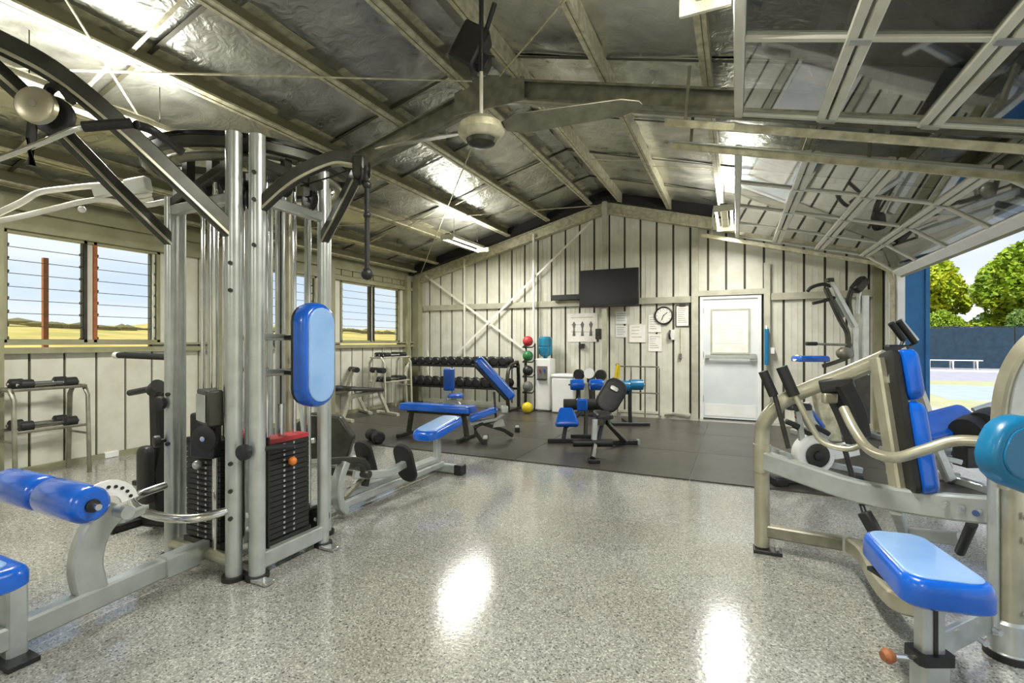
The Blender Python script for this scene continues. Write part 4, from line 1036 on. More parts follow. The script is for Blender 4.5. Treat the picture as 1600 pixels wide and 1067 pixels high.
part('seat_face_sheen', MB().pad((-2.7, 4.14-.012, .503), (1, 0, 0), (0, 1, .14), .21, .52, .01, r=.08, edge=.006), 'blue_lit', rs)  # sheen on the seat top, put into a paler blue
for x, yy in ((-2.56, 3.42), (-2.97, 3.4)):
    part('foot_plate', MB().pad((x, yy, .29), (1, 0, 0), V((0, -.35, 1)), .19, .36, .03, r=.09, edge=.006), 'blackrubber', G)
    part('plate_arm', MB().tube([V((x+(-.1 if x > -2.7 else .1), 2.9, .3)), V((x, 3.15, .26)), V((x, 3.4, .28))], sec=(.05, .06), smooth=4), 'silver' if x > -2.7 else 'darksteel', G)
part('plate_pivot', MB().cyl((-2.95, 2.95, .3), (-2.55, 2.95, .3), .03, 12), 'darksteel', G)
part('swing_link', MB().tube([V((-2.7, 2.62, .46)), V((-2.66, 2.95, .4)), V((-2.66, 3.05, .3)), V((-2.66, 3.02, .18))], sec=(.05, .045), smooth=4), 'darksteel', G)
part('swing_link', MB().tube([V((-2.66, 2.8, .15)), V((-2.66, 3.02, .26))], sec=(.03, .03)), 'galvrafter', G)
# west station: tall black padded post with grips
part('west_post', MB().tube([V((-3.72, 2.12, .06)), V((-3.74, 2.1, .4)), V((-3.72, 2.12, .55)), V((-3.7, 2.1, 1.0))], sec=(.1, .09), up=(0, 1, 0), rs=None), 'blackrubber', G)
part('west_pad', MB().pad((-3.7, 2.04, .4), (1, 0, 0), (0, 0, 1), .13, .4, .06, r=.05), 'black', G)
part('grip', MB().cyl((-3.86, 2.0, .96), (-3.62, 2.02, 1.0), .022, 12), 'black', G)
part('grip', MB().cyl((-3.62, 2.02, .98), (-3.56, 2.02, 1.02), .05, 14), 'black', G)
part('west_base', MB().tube([V((-3.95, 2.1, .05)), V((-3.3, 2.2, .05))], sec=(.07, .08)), 'black', G)
part('west_foot', MB().tube([V((-3.9, 1.9, .03)), V((-3.9, 2.35, .03))], sec=(.06, .05)), 'black', G)
# handles hung on the gym
hc = head+V((.045, 0, -.1))
t = thing('triceps_rope', 'black cable attachment hanging from the right pulley arm', 'handle', hc)
part('rod', MB().cyl(hc, hc+V((0, 0, -.5)), .014, 10), 'blackrubber', t)
for z, r_ in ((0, .026), (-.17, .022), (-.5, .035)): part('stopper', MB().ball(hc+V((0, 0, z)), r_, 10), 'black', t)
la, lb, lc, ld = at(-40, 262, 2.2), at(60, 225, 2.15), at(130, 198, 2.1), at(205, 192, 2.15)
t = thing('lat_bar', 'bent steel bar with black grips hanging below the left pulley', 'bar', lc)
part('bar', MB().tube([la, lb, lc, ld], r=.013, smooth=4, seg=10), 'chrome', t)
part('grip', MB().tube([lc-(lc-lb).normalized()*.0, ld], r=.022, seg=10), 'blackrubber', t)
part('grip', MB().tube([ld+V((.0, .02, 0)), at(240, 205, 2.25), at(285, 238, 2.3)], r=.02, smooth=3, seg=10), 'black', t)
a = at(-30, 345, 3.0)
t = thing('pull_down_bar', 'long pale curved bar hanging level beside the gym above the window', 'bar', at(150, 310, 3.1))
part('bar', MB().tube([at(-30, 345, 3.0), at(30, 318, 3.0), at(60, 301, 3.05), at(100, 295, 3.1), at(150, 290, 3.1), at(220, 288, 3.15)], r=.019, smooth=4, seg=10), 'strap', t)
part('lower_tube', MB().tube([at(-30, 352, 3.0), at(60, 332, 3.05), at(150, 312, 3.1), at(215, 322, 3.15), at(290, 308, 3.2)], r=.017, smooth=3, seg=10), 'strap', t)
part('clamp_block', MB().tube([at(148, 300, 3.12), at(183, 293, 3.14)], sec=(.06, .08)), 'white', t, bevel=.006)
part('clamp_block', MB().tube([at(200, 294, 3.15), at(232, 288, 3.15)], sec=(.07, .1)), 'white', t, bevel=.006)
for q in ((222, 306), (224, 313)): part('washer_disc', MB().cyl(at(q[0]-14, q[1]+2, 3.15), at(q[0]+14, q[1]-2, 3.15), .012, 10), 'strap', t)
part('end_knob', MB().ball(at(128, 327, 3.08), .022, 10), 'white', t)
pulley(at(262, 282, 3.2), (.5, -.8, 0), .075, 'black', .05, G)
# ================================================================ MACHINES BEHIND THE TOWER
def elliptical(c, rz, label, name='elliptical_trainer', group='cardio machines', hm='silver'):
    t = thing(name, label, 'exercise machine', c, group, rz)
    part('base_rail', MB().tube([V((0, -.75, .06)), V((0, .75, .06))], sec=(.1, .08)), hm, t)
    for y in (-.72, .72): part('foot_bar', MB().tube([V((-.28, y, .03)), V((.28, y, .03))], sec=(.07, .05)), 'black', t)
    part('drive_housing', MB().prism([(-.32, .08), (.3, .08), (.36, .3), (.22, .52), (-.1, .56), (-.3, .4)], (-.07, .3, 0), (0, 1, 0), (0, 0, 1), (1, 0, 0), .14), 'darksteel', t, bevel=.02)
    part('flywheel_disc', MB().lathe([(.05, .075), (.2, .075), (.22, .09), (.2, .1), (.05, .1)], (0, .3, .3), (-1, 0, 0), 24), 'silver', t)
    part('mast', MB().tube([V((0, .35, .5)), V((0, .2, .9)), V((0, .1, 1.3))], sec=(.07, .09), smooth=3, up=(0, 1, 0)), hm, t)
    part('console', MB().box((0, .06, 1.38), (.26, .07, .2), Matrix.Rotation(R(30), 3, 'X')), 'black', t, bevel=.02)
    part('screen', MB().box((0, .018, 1.4), (.18, .01, .11), Matrix.Rotation(R(30), 3, 'X')), 'blue_lit', t)
    for s in (-1, 1):
        part('handle_arm', MB().tube([V((s*.22, .2, .35)), V((s*.24, .15, .8)), V((s*.22, 0, 1.15)), V((s*.18, -.14, 1.4))], r=.02, smooth=4), hm, t)
        part('grip', MB().tube([V((s*.215, -.03, 1.2)), V((s*.18, -.15, 1.42))], r=.028), 'blackrubber', t)
        part('pedal_arm', MB().tube([V((s*.18, .3, .3)), V((s*.2, -.5, .22))], sec=(.05, .05)), hm, t)
        part('pedal', MB().box((s*.2, -.3, .28), (.13, .34, .04)), 'black', t, bevel=.01)
    return t
elliptical(V((-4.3, 3.75, 0)), R(-60), 'elliptical trainer with black console seen between the gym uprights')
# treadmill-like bar on the left wall side: black padded handle at sill height
q0, q1 = at(186, 555, 4.9), at(262, 558, 4.6)
t = thing('side_stand', 'tall thin stand with a black padded bar level with the window sill', 'stand', (q1.x, q1.y, 0))
part('padded_bar', MB().cyl(q0, q1, .03, 12), 'blackrubber', t)
part('bar_tip', MB().cyl(q0-(q1-q0).normalized()*.06, q0, .034, 12), 'white', t)
part('upright', MB().tube([q1, V((q1.x, q1.y, .03))], r=.025), 'galvrafter', t)
part('base', MB().bb(q1.x-.2, q1.x+.2, q1.y-.2, q1.y+.15, 0, .04), 'black', t, bevel=.01)
# hyperextension / leg machine under far window (cream frame, dark pads)
def small_bench(px, py, label, zadd=0, rz=0, flip=1):
    b = onZ(px, py, mz); t = thing('ab_bench', label, 'bench', b, None, rz)
    part('frame', MB().tube([V((-.45, 0, .03)), V((-.3, 0, .38)), V((.25, 0, .45)), V((.45, 0, .03))], sec=(.06, .06), up=(0, 1, 0)), 'creampost', t)
    part('post', MB().tube([V((.1, 0, .42)), V((.22, 0, .8))], sec=(.05, .05), up=(0, 1, 0)), 'creampost', t)
    for x in (-.45, .45): part('foot_bar', MB().tube([V((x, -.3, .025)), V((x, .3, .025))], sec=(.06, .05)), 'creampost', t)
    part('pad', MB().pad((-.05, 0, .46), (0, 1, 0), (-1, 0, .1), .26, .7, .06, r=.05), 'black', t)
    for s in (-.1, .1): part('roller', MB().cyl((.24, s-.08, .8), (.24, s+.08, .8), .05, 12), 'black', t)
    return t
small_bench(572, 652, 'cream framed bench with dark pads below the far window rack', rz=R(75))
small_bench(532, 648, 'dark padded bench half hidden behind the tall blue pad', rz=R(60))
# small black dumbbell on the floor
q = onZ(586, 690, .012)
place_db(1, (q.x, q.y, .087), R(60), 'single black dumbbell left on the floor at the mat edge', 'dumbbells on the long rack')
# ================================================================ RIGHT SIDE MACHINES
fv, rv = V((-ST, CT, 0)), V((CT, ST, 0))
M = thing('seated_press', 'large seated press machine in front on the right with blue pads', 'gym machine', (.6, 2.9, 0))
L0, P0 = V((.15, 3.47, 0)), V((1.04, 2.73, 0))
part('rear_upright', MB().tube([L0+V((0, 0, .03)), L0+V((0, 0, .35)), L0+V((0, 0, .72)), at(1197, 655, 3.06), at(1222, 628, 3.0), at(1262, 608, 2.93), at(1320, 586, 2.78), at(1386, 558, 2.6)], r=.044, smooth=5, seg=16), 'silverwarm', M)
part('foot_plate', MB().box(L0+V((.03, -.02, .012)), (.16, .1, .022)), 'black', M, bevel=.004)
part('floor_bolt', MB().cyl(L0+V((.08, -.04, .02)), L0+V((.08, -.04, .05)), .012, 8), 'chrome', M)
part('long_rail', MB().tube([L0+V((0, 0, .575)), L0.lerp(P0, .25)+V((0, 0, .55)), L0.lerp(P0, .5)+V((0, 0, .53)), L0.lerp(P0, .75)+V((0, 0, .555)), P0+V((-.03, .02, .6))], sec=(.07, .115), smooth=3), 'silver', M)
for f_ in (.83, .88, .93): part('bolt_head', MB().cyl(L0.lerp(P0, f_)+V((-.03, -.035, .585)), L0.lerp(P0, f_)+V((-.045, -.055, .585)), .014, 10), 'chrome', M)
part('rail_elbow', MB().tube([L0+V((0, 0, .67)), L0+V((0, 0, .5))], r=.05, seg=14), 'silverwarm', M)
part('low_rail', MB().tube([L0+V((0, 0, .13)), V((.62, 3.4, .14))], sec=(.06, .075)), 'galvrafter', M)
sp0 = at(1452, 1060, 1.72); sp0.z = 0
part('swept_rail', MB().tube([V((.6, 3.42, .14)), at(1352, 868, 2.62), at(1376, 908, 2.36), at(1404, 938, 2.18), at(1450, 958, 2.06), sp0+V((0, 0, .17))], sec=(.075, .085), smooth=5), 'silverwarm', M)
part('rail_flange', MB().box((.615, 3.36, .145), (.11, .03, .12), Matrix.Rotation(R(-15), 3, 'Z')), 'silver', M, bevel=.004)
part('post_sleeve', MB().tube([sp0, sp0+V((0, 0, .21))], sec=(.1, .07), up=fv), 'silver', M)
part('sleeve_collar', MB().tube([sp0+V((0, 0, .2)), sp0+V((0, 0, .235))], sec=(.125, .09), up=fv), 'black', M)
part('seat_post', MB().tube([sp0+V((0, 0, .2)), sp0+V((0, 0, .44))], sec=(.08, .05), up=fv), 'silver', M)
part('post_slot', MB().box(sp0-fv*.027+V((0, 0, .33)), (.014, .004, .2), Matrix.Rotation(TH, 3, 'Z')), 'black', M)
part('base_foot', MB().box(sp0+V((0, 0, .012)), (.2, .14, .022), Matrix.Rotation(TH, 3, 'Z')), 'black', M)
part('pin_rod', MB().cyl(sp0+V((0, 0, .2)), sp0-rv*.13+V((0, 0, .215)), .011, 10), 'chrome', M)
part('pin_knob', MB().lathe([(.008, 0), (.02, .01), (.026, .03), (.016, .045)], sp0-rv*.12+V((0, 0, .214)), -rv, 14), 'timber', M)
part('plate_bracket', MB().tube([sp0+rv*.04+fv*.08+V((0, 0, .17)), V((P0.x-.05, P0.y, .15))], sec=(.02, .1)), 'silver', M)
for f_ in (.6, .8): part('bolt_head', MB().cyl((sp0+V((0, 0, .15))).lerp(P0+V((0, 0, .15)), f_)-fv*.0, (sp0+V((0, 0, .15))).lerp(P0+V((0, 0, .15)), f_)-fv*.025, .013, 10), 'chrome', M)
s1, s2 = rv*1.60+fv*2.04, rv*1.46+fv*1.58
sv = (s1-s2).normalized()
sc_ = (s1+s2)/2-rv*.025; sc_.z = .435
se = part('seat_pad', MB().pad(sc_, (sv.y, -sv.x, 0), sv, .275, .48, .095, r=.07, taper=.82, edge=.014), 'blue', M)
part('seat_face_sheen', MB().pad(sc_+V((0, 0, .092)), (sv.y, -sv.x, 0), sv, .23, .43, .01, r=.06, taper=.82, edge=.006), 'blue_lit', se)  # lit seat top painted as a paler layer
part('seat_plate', MB().box(sc_+V((0, 0, -.01)), (.2, .25, .015), Matrix.Rotation(TH, 3, 'Z')), 'black', M)
# front post with the big swept arch
part('front_post', MB().cyl(P0+V((0, 0, .02)), P0+V((0, 0, .95)), .047, 20), 'silverwarm', M)
part('post_boot', MB().lathe([(.075, 0), (.075, .03), (.068, .035), (.062, .15), (.05, .16)], P0, seg=24), 'silver', M)
part('boot_ring', MB().lathe([(.082, 0), (.082, .028)], P0, seg=24), 'black', M)
part('side_post', MB().cyl(P0-rv*.065+V((0, 0, .1)), P0-rv*.065+V((0, 0, .9)), .02, 12), 'silver', M)
for z in (.2, .5, .6): part('bolt_head', MB().cyl(P0-fv*.045+V((.02, 0, z)), P0-fv*.06+V((.02, 0, z)), .016, 10), 'chrome', M)
arc = [at(1578, 760, 2.03), at(1574, 690, 2.02), at(1577, 625, 2.0), at(1592, 575, 1.97), at(1622, 535, 1.93), at(1670, 505, 1.88), at(1730, 490, 1.83)]
part('swept_arch', MB().tube(arc, sec=(.06, .1), smooth=5, up=rv), 'silverwarm', M)
part('arch_edge', MB().tube([p-fv*.032 for p in arc], sec=(.012, .055), smooth=5, up=rv), 'silver', M)
# near pad at the frame edge
ca = at(1618, 718, 1.6); vv = (V((0, 0, 1))*.94+rv*.34).normalized(); uu = (rv*.9-V((0, 0, .34))-fv*.1).normalized()
np_ = part('side_pad', MB().pad(ca, uu, vv, .38, .235, .075, r=.1, edge=.018), 'teal', M, 'teal blue rounded pad at the end of the machine')
part('side_pad_piping', MB().pad(ca+uu.cross(vv)*.076, uu, vv, .32, .17, .006, r=.07, edge=.004), 'teal', np_)
part('side_pad_stem', MB().tube([ca, at(1590, 740, 1.95)], sec=(.04, .04)), 'darksteel', M)
# back beam and back pad
bt, bb_ = at(1374, 560, 2.55), at(1410, 785, 2.42)
part('back_beam', MB().tube([bt, bb_], sec=(.07, .075), up=fv), 'silverwarm', M)
nn = (rv*.93-fv*.36).normalized(); ax = (bt-bb_).normalized(); uu = ax.cross(nn).normalized()
pa, pb = at(1393, 550, 2.5), at(1424, 768, 2.38)
part('pad_board', MB().pad(pa.lerp(pb, .5)-nn*.025, -uu*-1, ax, .24, (pa-pb).length, .03, r=.04, edge=.006), 'black', M)
for q0_, q1_ in ((0, .36), (.375, 1)):
    c = pa.lerp(pb, (q0_+q1_)/2); L = (pa-pb).length*(q1_-q0_)
    part('back_pad', MB().pad(c+nn*.005, uu, ax, .27, L, .07, r=.05, edge=.02), 'blue', M)
for y_ in (590, 650, 740): part('pad_bracket', MB().box(at(1388+(y_-560)*.15, y_, 2.49), (.03, .05, .05)), 'silver', M)
# press arms with black grips
part('press_arm', MB().tube([at(1208, 610, 2.95), at(1218, 645, 2.92), at(1232, 700, 2.9)], r=.014, smooth=3), 'darksteel', M)
part('press_arm', MB().tube([at(1238, 610, 2.9), at(1262, 655, 2.85), at(1285, 690, 2.8), at(1325, 701, 2.72), at(1352, 692, 2.68)], r=.017, smooth=5), 'silverwarm', M)
part('press_arm', MB().tube([at(1318, 638, 2.6), at(1335, 672, 2.5), at(1358, 702, 2.38), at(1395, 715, 2.22), at(1440, 704, 2.14), at(1490, 689, 2.08), at(1540, 690, 2.02)], r=.024, smooth=6), 'silverwarm', M)
part('grip', MB().cyl(at(1192, 580, 2.97), at(1209, 618, 2.95), .027, 14), 'blackrubber', M)
part('grip', MB().cyl(at(1221, 573, 2.93), at(1241, 618, 2.9), .032, 14), 'blackrubber', M)
# black lever housings
part('lever_housing', MB().tube([at(1300, 606, 2.86), at(1318, 640, 2.84), at(1338, 690, 2.82)], sec=(.1, .06), smooth=3, up=fv), 'black', M)
part('lever_housing', MB().tube([at(1318, 600, 2.75), at(1338, 640, 2.73), at(1347, 682, 2.72)], sec=(.075, .06), smooth=3, up=fv), 'blackrubber', M)
part('pivot_block', MB().tube([at(1282, 604, 2.86), at(1334, 596, 2.76)], sec=(.09, .08)), 'black', M, bevel=.01)
part('pivot_cap', MB().box(at(1296, 622, 2.82), (.08, .04, .06), Matrix.Rotation(TH, 3, 'Z')), 'silverwarm', M, bevel=.01)
part('damper_rod', MB().tube([at(1318, 695, 2.8), at(1332, 745, 2.75)], r=.014), 'black', M)
part('damper', MB().tube([at(1342, 776, 2.6), at(1352, 805, 2.5), at(1366, 838, 2.45)], r=.012), 'black', M)
part('damper_body', MB().tube([at(1350, 800, 2.48), at(1368, 832, 2.44)], sec=(.055, .055)), 'black', M, bevel=.006)
part('pedal_strut', MB().tube([at(1500, 862, 2.45), at(1519, 818, 2.25)], r=.022), 'black', M)
part('cross_rail', MB().tube([at(1410, 832, 3.0), at(1500, 842, 2.75)], sec=(.05, .07)), 'silver', M)
part('rail_stub', MB().tube([at(1400, 795, 2.42), at(1412, 832, 3.0)], sec=(.05, .06)), 'silver', M)
# ---- leg machine at the open doorway
zl = 4.55; P = lambda x, y, d=0: at(x, y, zl+d)
q = onZ(1465, 752, 0)
t = thing('leg_machine', 'silver leg machine with a blue seat and black rollers by the open doorway', 'gym machine', (q.x, q.y, 0))
part('thigh_pad', MB().pad(P(1472, 668), (rv*.97+V((0, 0, .25))).normalized(), (fv*.8+V((0, 0, .6))), .56, .3, .1, r=.06, edge=.02), 'blue', t)
part('small_pad', MB().pad(P(1470, 690, -.1), rv, V((0, 0, 1)), .1, .12, .05, r=.03), 'bluedeep', t)
for x, y, d in ((1520, 672, -.2), (1545, 662, -.2)): part('black_roller', MB().lathe([(.04, -.13), (.13, -.12), (.14, 0), (.13, .12), (.04, .13)], P(x, y, d), rv+fv*.4+V((0, 0, .2)), 18), 'blackrubber', t)
part('seat_frame', MB().tube([P(1430, 690), P(1470, 682), P(1520, 680)], sec=(.06, .06)), 'silver', t)
part('mast', MB().tube([P(1458, 690), P(1484, 748, -.05), V((P(1484, 750).x, P(1484, 750).y, .03))], sec=(.08, .08), up=rv), 'silver', t)
part('rear_strut', MB().tube([P(1432, 690, .1), P(1405, 725, .1), P(1400, 738, .1)], sec=(.06, .06)), 'silver', t)
part('base_rail', MB().tube([V((P(1385, 735, .3).x, P(1385, 735, .3).y, .05)), V((P(1500, 750).x, P(1500, 750).y, .05))], sec=(.08, .08)), 'silver', t)
q2 = P(1490, 750); q2.z = .04
part('foot_bar', MB().tube([q2-fv*.4, q2+fv*.4], sec=(.08, .07)), 'silver', t)
part('link_arm', MB().tube([P(1440, 720), P(1462, 712), P(1500, 722)], sec=(.05, .05)), 'silver', t)
part('handle', MB().tube([P(1520, 640, .3), P(1545, 632, .3), P(1560, 628, .3)], r=.02), 'silver', t)
part('weight_block', MB().box(P(1512, 712, .1), (.16, .16, .2), Matrix.Rotation(TH, 3, 'Z')), 'black', t, bevel=.01)
# ---- stepper with sloping mast and two grips
zs = 5.7; P = lambda x, y, d=0: at(x, y, zs+d)
q = P(1445, 705); q.z = 0
t = thing('stepper', 'silver stepper with two slanted black grips in front of the blue wall corner', 'exercise machine', q)
part('mast', MB().tube([P(1406, 543), P(1428, 590), P(1450, 650), P(1462, 690)], sec=(.07, .11), smooth=3, up=fv), 'silver', t)
part('rear_leg', MB().tube([P(1425, 600, .2), P(1412, 640, .3), P(1402, 690, .4)], sec=(.05, .06), up=fv), 'silverwarm', t)
part('console', MB().box(P(1401, 548), (.24, .1, .14), Matrix.Rotation(TH, 3, 'Z')), 'black', t, bevel=.02)
for a_, b_ in (((1392, 505), (1412, 531)), ((1404, 502), (1430, 536))):
    part('grip', MB().cyl(P(*a_), P(*b_), .034, 12), 'blackrubber', t)
    part('grip_sleeve', MB().cyl(P(a_[0]+2, a_[1]-2, .04), P(b_[0]+2, b_[1]-4, .04), .03, 12), 'silver', t)
part('handle_yoke', MB().tube([P(1412, 531), P(1405, 545), P(1425, 540)], r=.022), 'darksteel', t)
q.z = .05
part('base_rail', MB().tube([q-rv*.5, q+rv*.35], sec=(.1, .09)), 'silver', t)
for s in (-.45, .3): part('foot_bar', MB().tube([q+rv*s-fv*.3-V((0, 0, .02)), q+rv*s+fv*.3-V((0, 0, .02))], sec=(.07, .05)), 'black', t)
for s in (-.14, .14): part('pedal', MB().box(q-rv*.1+fv*s+V((0, 0, .2)), (.36, .13, .05), Matrix.Rotation(TH, 3, 'Z')), 'black', t, bevel=.01)
part('drive_box', MB().box(q+rv*.05+V((0, 0, .14)), (.4, .2, .2), Matrix.Rotation(TH, 3, 'Z')), 'darksteel', t, bevel=.03)
# ---- tall arm machine against the wall
zt = 6.7; P = lambda x, y, d=0: at(x, y, zt+d)
q = P(1338, 680); q.z = 0
t = thing('tall_arm_machine', 'tall machine with raised silver arms and a flat blue arm pad by the back wall', 'gym machine', q)
part('column', MB().tube([V((P(1350, 600).x, P(1350, 600).y, .05)), P(1350, 560), P(1350, 462)], sec=(.1, .09), up=fv), 'silver', t)
part('front_column', MB().tube([P(1336, 600), P(1335, 540), P(1336, 512)], sec=(.08, .07), up=fv), 'silver', t)
part('lower_column', MB().tube([P(1336, 600), V((q.x, q.y, .05))], sec=(.08, .07), up=fv), 'silver', t)
part('long_arm', MB().tube([P(1296, 438), P(1336, 511)], sec=(.07, .075), up=fv), 'silver', t)
part('second_arm', MB().tube([P(1290, 450), P(1312, 498), P(1324, 520), P(1325, 548)], sec=(.05, .06), up=fv, smooth=3), 'darksteel', t)
part('strut_arm', MB().tube([P(1298, 462, .1), P(1318, 495, .1)], sec=(.05, .05), up=fv), 'silver', t)
part('top_grip', MB().tube([P(1262, 455), P(1268, 449), P(1285, 444), P(1298, 447)], r=.024, smooth=3), 'blackrubber', t)
part('top_grip', MB().tube([P(1270, 474), P(1288, 470), P(1304, 465)], r=.022, smooth=3), 'blackrubber', t)
part('arm_end_cap', MB().box(P(1296, 438), (.09, .08, .06), Matrix.Rotation(TH, 3, 'Z')), 'darksteel', t, bevel=.01)
hv = (P(1347, 430)-P(1330, 450)).normalized()
part('head_pad', MB().pad(P(1338, 441), (fv), hv, .16, .24, .12, r=.06, edge=.03), 'black', t)
part('head_stem', MB().tube([P(1332, 450), P(1326, 470), P(1330, 500)], sec=(.05, .06), up=fv, smooth=3), 'darksteel', t)
part('head_stem_light', MB().tube([P(1348, 442), P(1342, 462), P(1340, 490)], sec=(.03, .05), up=fv, smooth=3), 'silver', t)
part('side_bar', MB().cyl(P(1262, 537), P(1332, 539), .017, 10), 'galvrafter', t)
part('side_grip', MB().cyl(P(1260, 537), P(1276, 537), .027, 10), 'blackrubber', t)
part('hub', MB().ball(P(1320, 552), .11, 14, (1, .7, .8)), 'galvrafter', t)
part('arm_pad', MB().pad(P(1266, 565), rv, fv, .42, .26, .08, r=.05), 'bluedeep', t)
part('arm_pad_cap', MB().cyl(P(1243, 559), P(1245, 560), .05, 12), 'white', t)
part('pad_arm', MB().tube([P(1286, 572), P(1305, 566), P(1322, 560)], sec=(.04, .05), smooth=2), 'darksteel', t)
part('lower_stack', MB().box(P(1330, 590)-V((0, 0, .35)), (.3, .3, .8), Matrix.Rotation(TH, 3, 'Z')), 'darksteel', t, bevel=.02)
qz = V((q.x, q.y, .04))
part('base_rail', MB().tube([qz-rv*.75, qz+rv*.25], sec=(.09, .08)), 'silver', t)
for s in (-.7, .2): part('foot_bar', MB().tube([qz+rv*s-fv*.3, qz+rv*s+fv*.3], sec=(.07, .07)), 'silver', t)
# rolled blue pad hung by the door
a, b = onY(1198, 514, 8.85), onY(1198, 570, 8.85)
t = thing('hanging_roller', 'slim dark teal foam roller hanging on the post right of the door', 'roller', b)
part('roller', MB().cyl(b, a, .035, 14), 'teal', t)
part('hook', MB().tube([a+V((0, 0, .0)), a+V((0, .02, .05)), a+V((0, .12, .06))], r=.008, seg=6), 'chrome', t)
c = onY(1207, 548, 8.92); single('light_switch', MB().bb(c.x-.03, c.x+.03, 8.9, 9.03, c.z-.05, c.z+.05), 'white', 'small white switch on the post right of the door', 'switch', bevel=.005)
# ---- spin bike with round flywheel behind the press
zb = 4.5; P = lambda x, y, d=0: at(x, y, zb+d)
q = onZ(1262, 762, 0); q = P(1262, 700); q.z = 0
t = thing('spin_bike', 'exercise bike with a round flywheel in a white housing behind the press machine', 'exercise bike', q)
w = P(1270, 709)
part('wheel_housing', MB().lathe([(.11, -.06), (.165, -.06), (.175, -.045), (.175, .045), (.165, .06), (.11, .06)], w, -fv, 28), 'white', t)
part('flywheel', MB().lathe([(.02, .065), (.105, .065), (.11, .075), (.09, .08), (.02, .08)], w, -fv, 28), 'darksteel', t)
part('wheel_hub', MB().lathe([(.045, .08), (.04, .1), (.015, .105)], w, -fv, 14), 'black', t)
part('tail_cover', MB().tube([w, P(1305, 706), P(1338, 700)], sec=(.07, .13)), 'white', t)
part('mast_panel', MB().prism([(-.06, 0), (.1, 0), (.0, .52), (-.16, .5)], P(1300, 690), rv, V((0, 0, 1)), fv, .08), 'galv', t, bevel=.01)
part('base_rail', MB().tube([P(1200, 700, .1), P(1245, 718, .05), P(1345, 735)], sec=(.06, .06)), 'silver', t)
part('base_rail', MB().tube([V((P(1205, 740).x, P(1205, 740).y, .05)), V((P(1345, 745).x, P(1345, 745).y, .05))], sec=(.07, .07)), 'darksteel', t)
part('foot_caster', MB().box(V((P(1214, 750).x, P(1214, 750).y, .045)), (.12, .2, .09), Matrix.Rotation(TH, 3, 'Z')), 'black', t, bevel=.02)
part('foot_caster', MB().box(V((P(1340, 750).x, P(1340, 750).y, .035)), (.1, .3, .07), Matrix.Rotation(TH, 3, 'Z')), 'black', t, bevel=.02)
part('rail_post', MB().tube([P(1222, 705), V((P(1222, 745).x, P(1222, 745).y, .05))], sec=(.05, .05)), 'silver', t)
part('crank', MB().tube([P(1240, 665), P(1268, 680), P(1292, 690)], sec=(.03, .04)), 'black', t)
part('pedal', MB().box(P(1238, 662), (.12, .1, .04), Matrix.Rotation(R(20), 3, 'Y')), 'black', t, bevel=.008)
part('pedal', MB().box(P(1285, 672, -.1), (.12, .1, .04), Matrix.Rotation(R(30), 3, 'Y')), 'black', t, bevel=.008)
part('red_strap', MB().tube([P(1243, 652), P(1262, 648), P(1274, 656)], sec=(.03, .02), smooth=3), 'red', t)
part('blue_bottle', MB().cyl(P(1262, 640), P(1284, 668), .035, 12), 'bluedeep', t)
part('side_shroud', MB().tube([P(1256, 630), P(1266, 660), P(1290, 685)], sec=(.07, .09), smooth=3), 'silver', t)
part('seat', MB().pad(P(1246, 640), rv, fv, .22, .16, .06, r=.05), 'black', t)
part('seat_stem', MB().tube([P(1246, 642), P(1252, 680), P(1256, 712)], sec=(.04, .05)), 'silver', t)
# low loudspeaker-like dark bike far left is the elliptical; fine stage markings end here
# ================================================================ OUTSIDE THINGS
ft = thing('screen_fence', 'dark blue mesh windscreen fence behind the tennis court', 'fence', (10, 32, -.1))
for k in range(9):
    x0 = -2+k*3.6
    part('screen_panel', MB().bb(x0+.03, x0+3.57, 31.98, 32.0, -.0, 2.02), 'windscreen', ft)
    part('fence_post', MB().cyl((x0, 32.03, -.1), (x0, 32.03, 2.1), .035, 8), 'darksteel', ft)
part('top_rail', MB().cyl((-2, 32.03, 2.06), (30.4, 32.03, 2.06), .025, 8), 'darksteel', ft)
a = onZ(1455, 578, -.03); 
def court_bench(loc, label):
    t = thing('court_bench', label, 'bench', loc, 'benches by the court fence'); x, y, z = loc
    for k in range(2): part('seat_plank', MB().bb(x-1.1, x+1.1, y-.2+k*.2, y-.02+k*.2, z+.42, z+.46), 'white', t)
    for s in (-.9, 0, .9):
        part('leg', MB().tube([(x+s, y-.17, z), (x+s, y-.17, z+.42), (x+s, y+.17, z+.42), (x+s, y+.17, z)], sec=(.06, .05)), 'white', t)
    return t
bx = onY(1487, 570, 30.5)
court_bench((bx.x, 30.5, -.03), 'white court bench in front of the dark blue screen fence')
# trees behind the fence
def leaf_mesh(seed, n, mname, blobs, ls=.21):
    rr = random.Random(seed); V = []; F = []
    tot = sum(b[3]**2 for b in blobs)
    for bx_, by_, bz_, br in blobs:
        for i in range(int(n*br*br/tot)):
            th, cz = rr.uniform(0, 2*math.pi), rr.uniform(-.75, 1); q = math.sqrt(1-cz*cz); rad = br*rr.uniform(.78, 1.06)
            c = Vector((bx_+q*math.cos(th)*rad, by_+q*math.sin(th)*rad, bz_+cz*rad*.85))
            u = Vector((rr.gauss(0, 1), rr.gauss(0, 1), rr.gauss(0, .6))).normalized(); v = u.orthogonal().normalized()
            v = Matrix.Rotation(rr.uniform(0, 6.3), 3, u) @ v
            s1, s2 = ls*rr.uniform(.5, 1.2), ls*rr.uniform(.3, .7); k = len(V)
            V += [tuple(c-u*s1), tuple(c+v*s2), tuple(c+u*s1), tuple(c-v*s2)]; F.append((k, k+1, k+2, k+3))
    m = MB(); m.v, m.f = V, F
    return m.mesh('crown', mname)
crowns = []
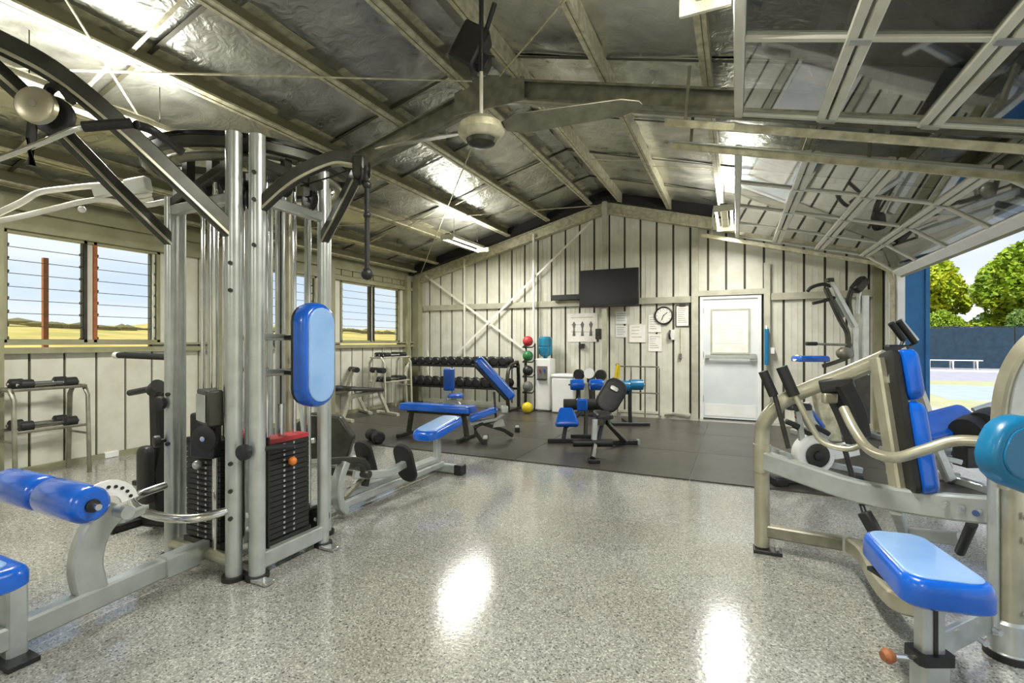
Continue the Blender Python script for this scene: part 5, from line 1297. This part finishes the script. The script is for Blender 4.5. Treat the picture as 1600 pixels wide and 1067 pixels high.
for sd, mm in ((1, 'leafA'), (2, 'leafB'), (3, 'leafC')):
    rr = random.Random(sd*11)
    bl = [(rr.uniform(-2.6, 2.6), rr.uniform(-1.6, 1.6), rr.uniform(1.6, 6.0), rr.uniform(1.0, 2.0)) for _ in range(13)]
    crowns.append(leaf_mesh(sd, 20000, mm, bl))
tl = ['yellow green tree behind the fence nearest the blue wall corner', 'bushy yellow tree crown behind the middle of the court fence', 'darker green tree low behind the court fence',
      'tall yellow green tree behind the fence, rightmost in view', 'olive green tree behind the fence beyond the curved machine post', 'tree behind the far right of the fence',
      'low green shrub just behind the fence beside the blue wall corner', 'low grey green shrub just behind the middle of the fence', 'low green shrub behind the fence by the curved post', 'dense tree filling the gap behind the yellow trees', 'dense dark tree at the back of the grove']
spots = [(8.8, 40, 0, 1.05), (17.2, 40, 1, 1.03), (12.2, 47, 0, 1.1), (25, 39, 0, 1.0), (21, 50, 1, 1.2), (36, 44, 1, 1.1), (3, 50, 2, 1.1)]
tl = ['yellow green tree behind the fence nearest the blue wall corner', 'bushy yellow tree crown right of the gap behind the court fence', 'tree further back showing in the gap between the two yellow trees',
      'yellow green tree behind the right end of the fence', 'taller tree behind the curved machine post', 'tree at the far right beyond the frame edge', 'dark tree hidden behind the blue wall corner']
for k, (x, y, c, s) in enumerate(spots):
    t = thing('tree', tl[k], 'tree', (x, y, -.16), 'trees behind the court fence')
    t.scale = (s, s, s); t.rotation_euler = (0, 0, k*1.3)
    ORG = Vector((0, 0, 0))
    link('crown', crowns[c], t)
    part('trunk', MB().tube([(0, 0, 0), (.1, 0, 1.2), (0, .1, 2.6), (.3, 0, 4)], r=.2, seg=8, smooth=2, rs=[.24, .18, .13, .06]), 'bark', t)
bx = [(6.9, 'low green shrub just behind the fence beside the blue wall corner'), (10.2, 'low green shrub behind the court bench'), (13.5, 'low green shrub behind the fence below the gap between the yellow trees'), (17.0, 'low green shrub behind the fence by the curved machine post'), (20.6, 'low green shrub behind the far right of the fence')]
for k, (x, lb) in enumerate(bx):
    t = thing('shrub', lb, 'shrub', (x, 34.1, -.6), 'shrubs behind the court fence', k*1.9); t.scale = (.4, .28, .5); ORG = Vector((0, 0, 0))
    link('foliage', crowns[2-(k % 2)], t)
    part('stem', MB().tube([(0, 0, 0), (.1, 0, 1.2), (0, .1, 2.6)], r=.14, seg=6), 'bark', t)
# timber posts outside the left windows
p_ = onX(71, 534, -9.2)
single('verandah_post', MB().bb(-9.24, -9.18, p_.y-.03, p_.y+.03, -.16, onX(71, 403, -9.2).z), 'timber', 'reddish timber post in the grass outside the left window', 'post')
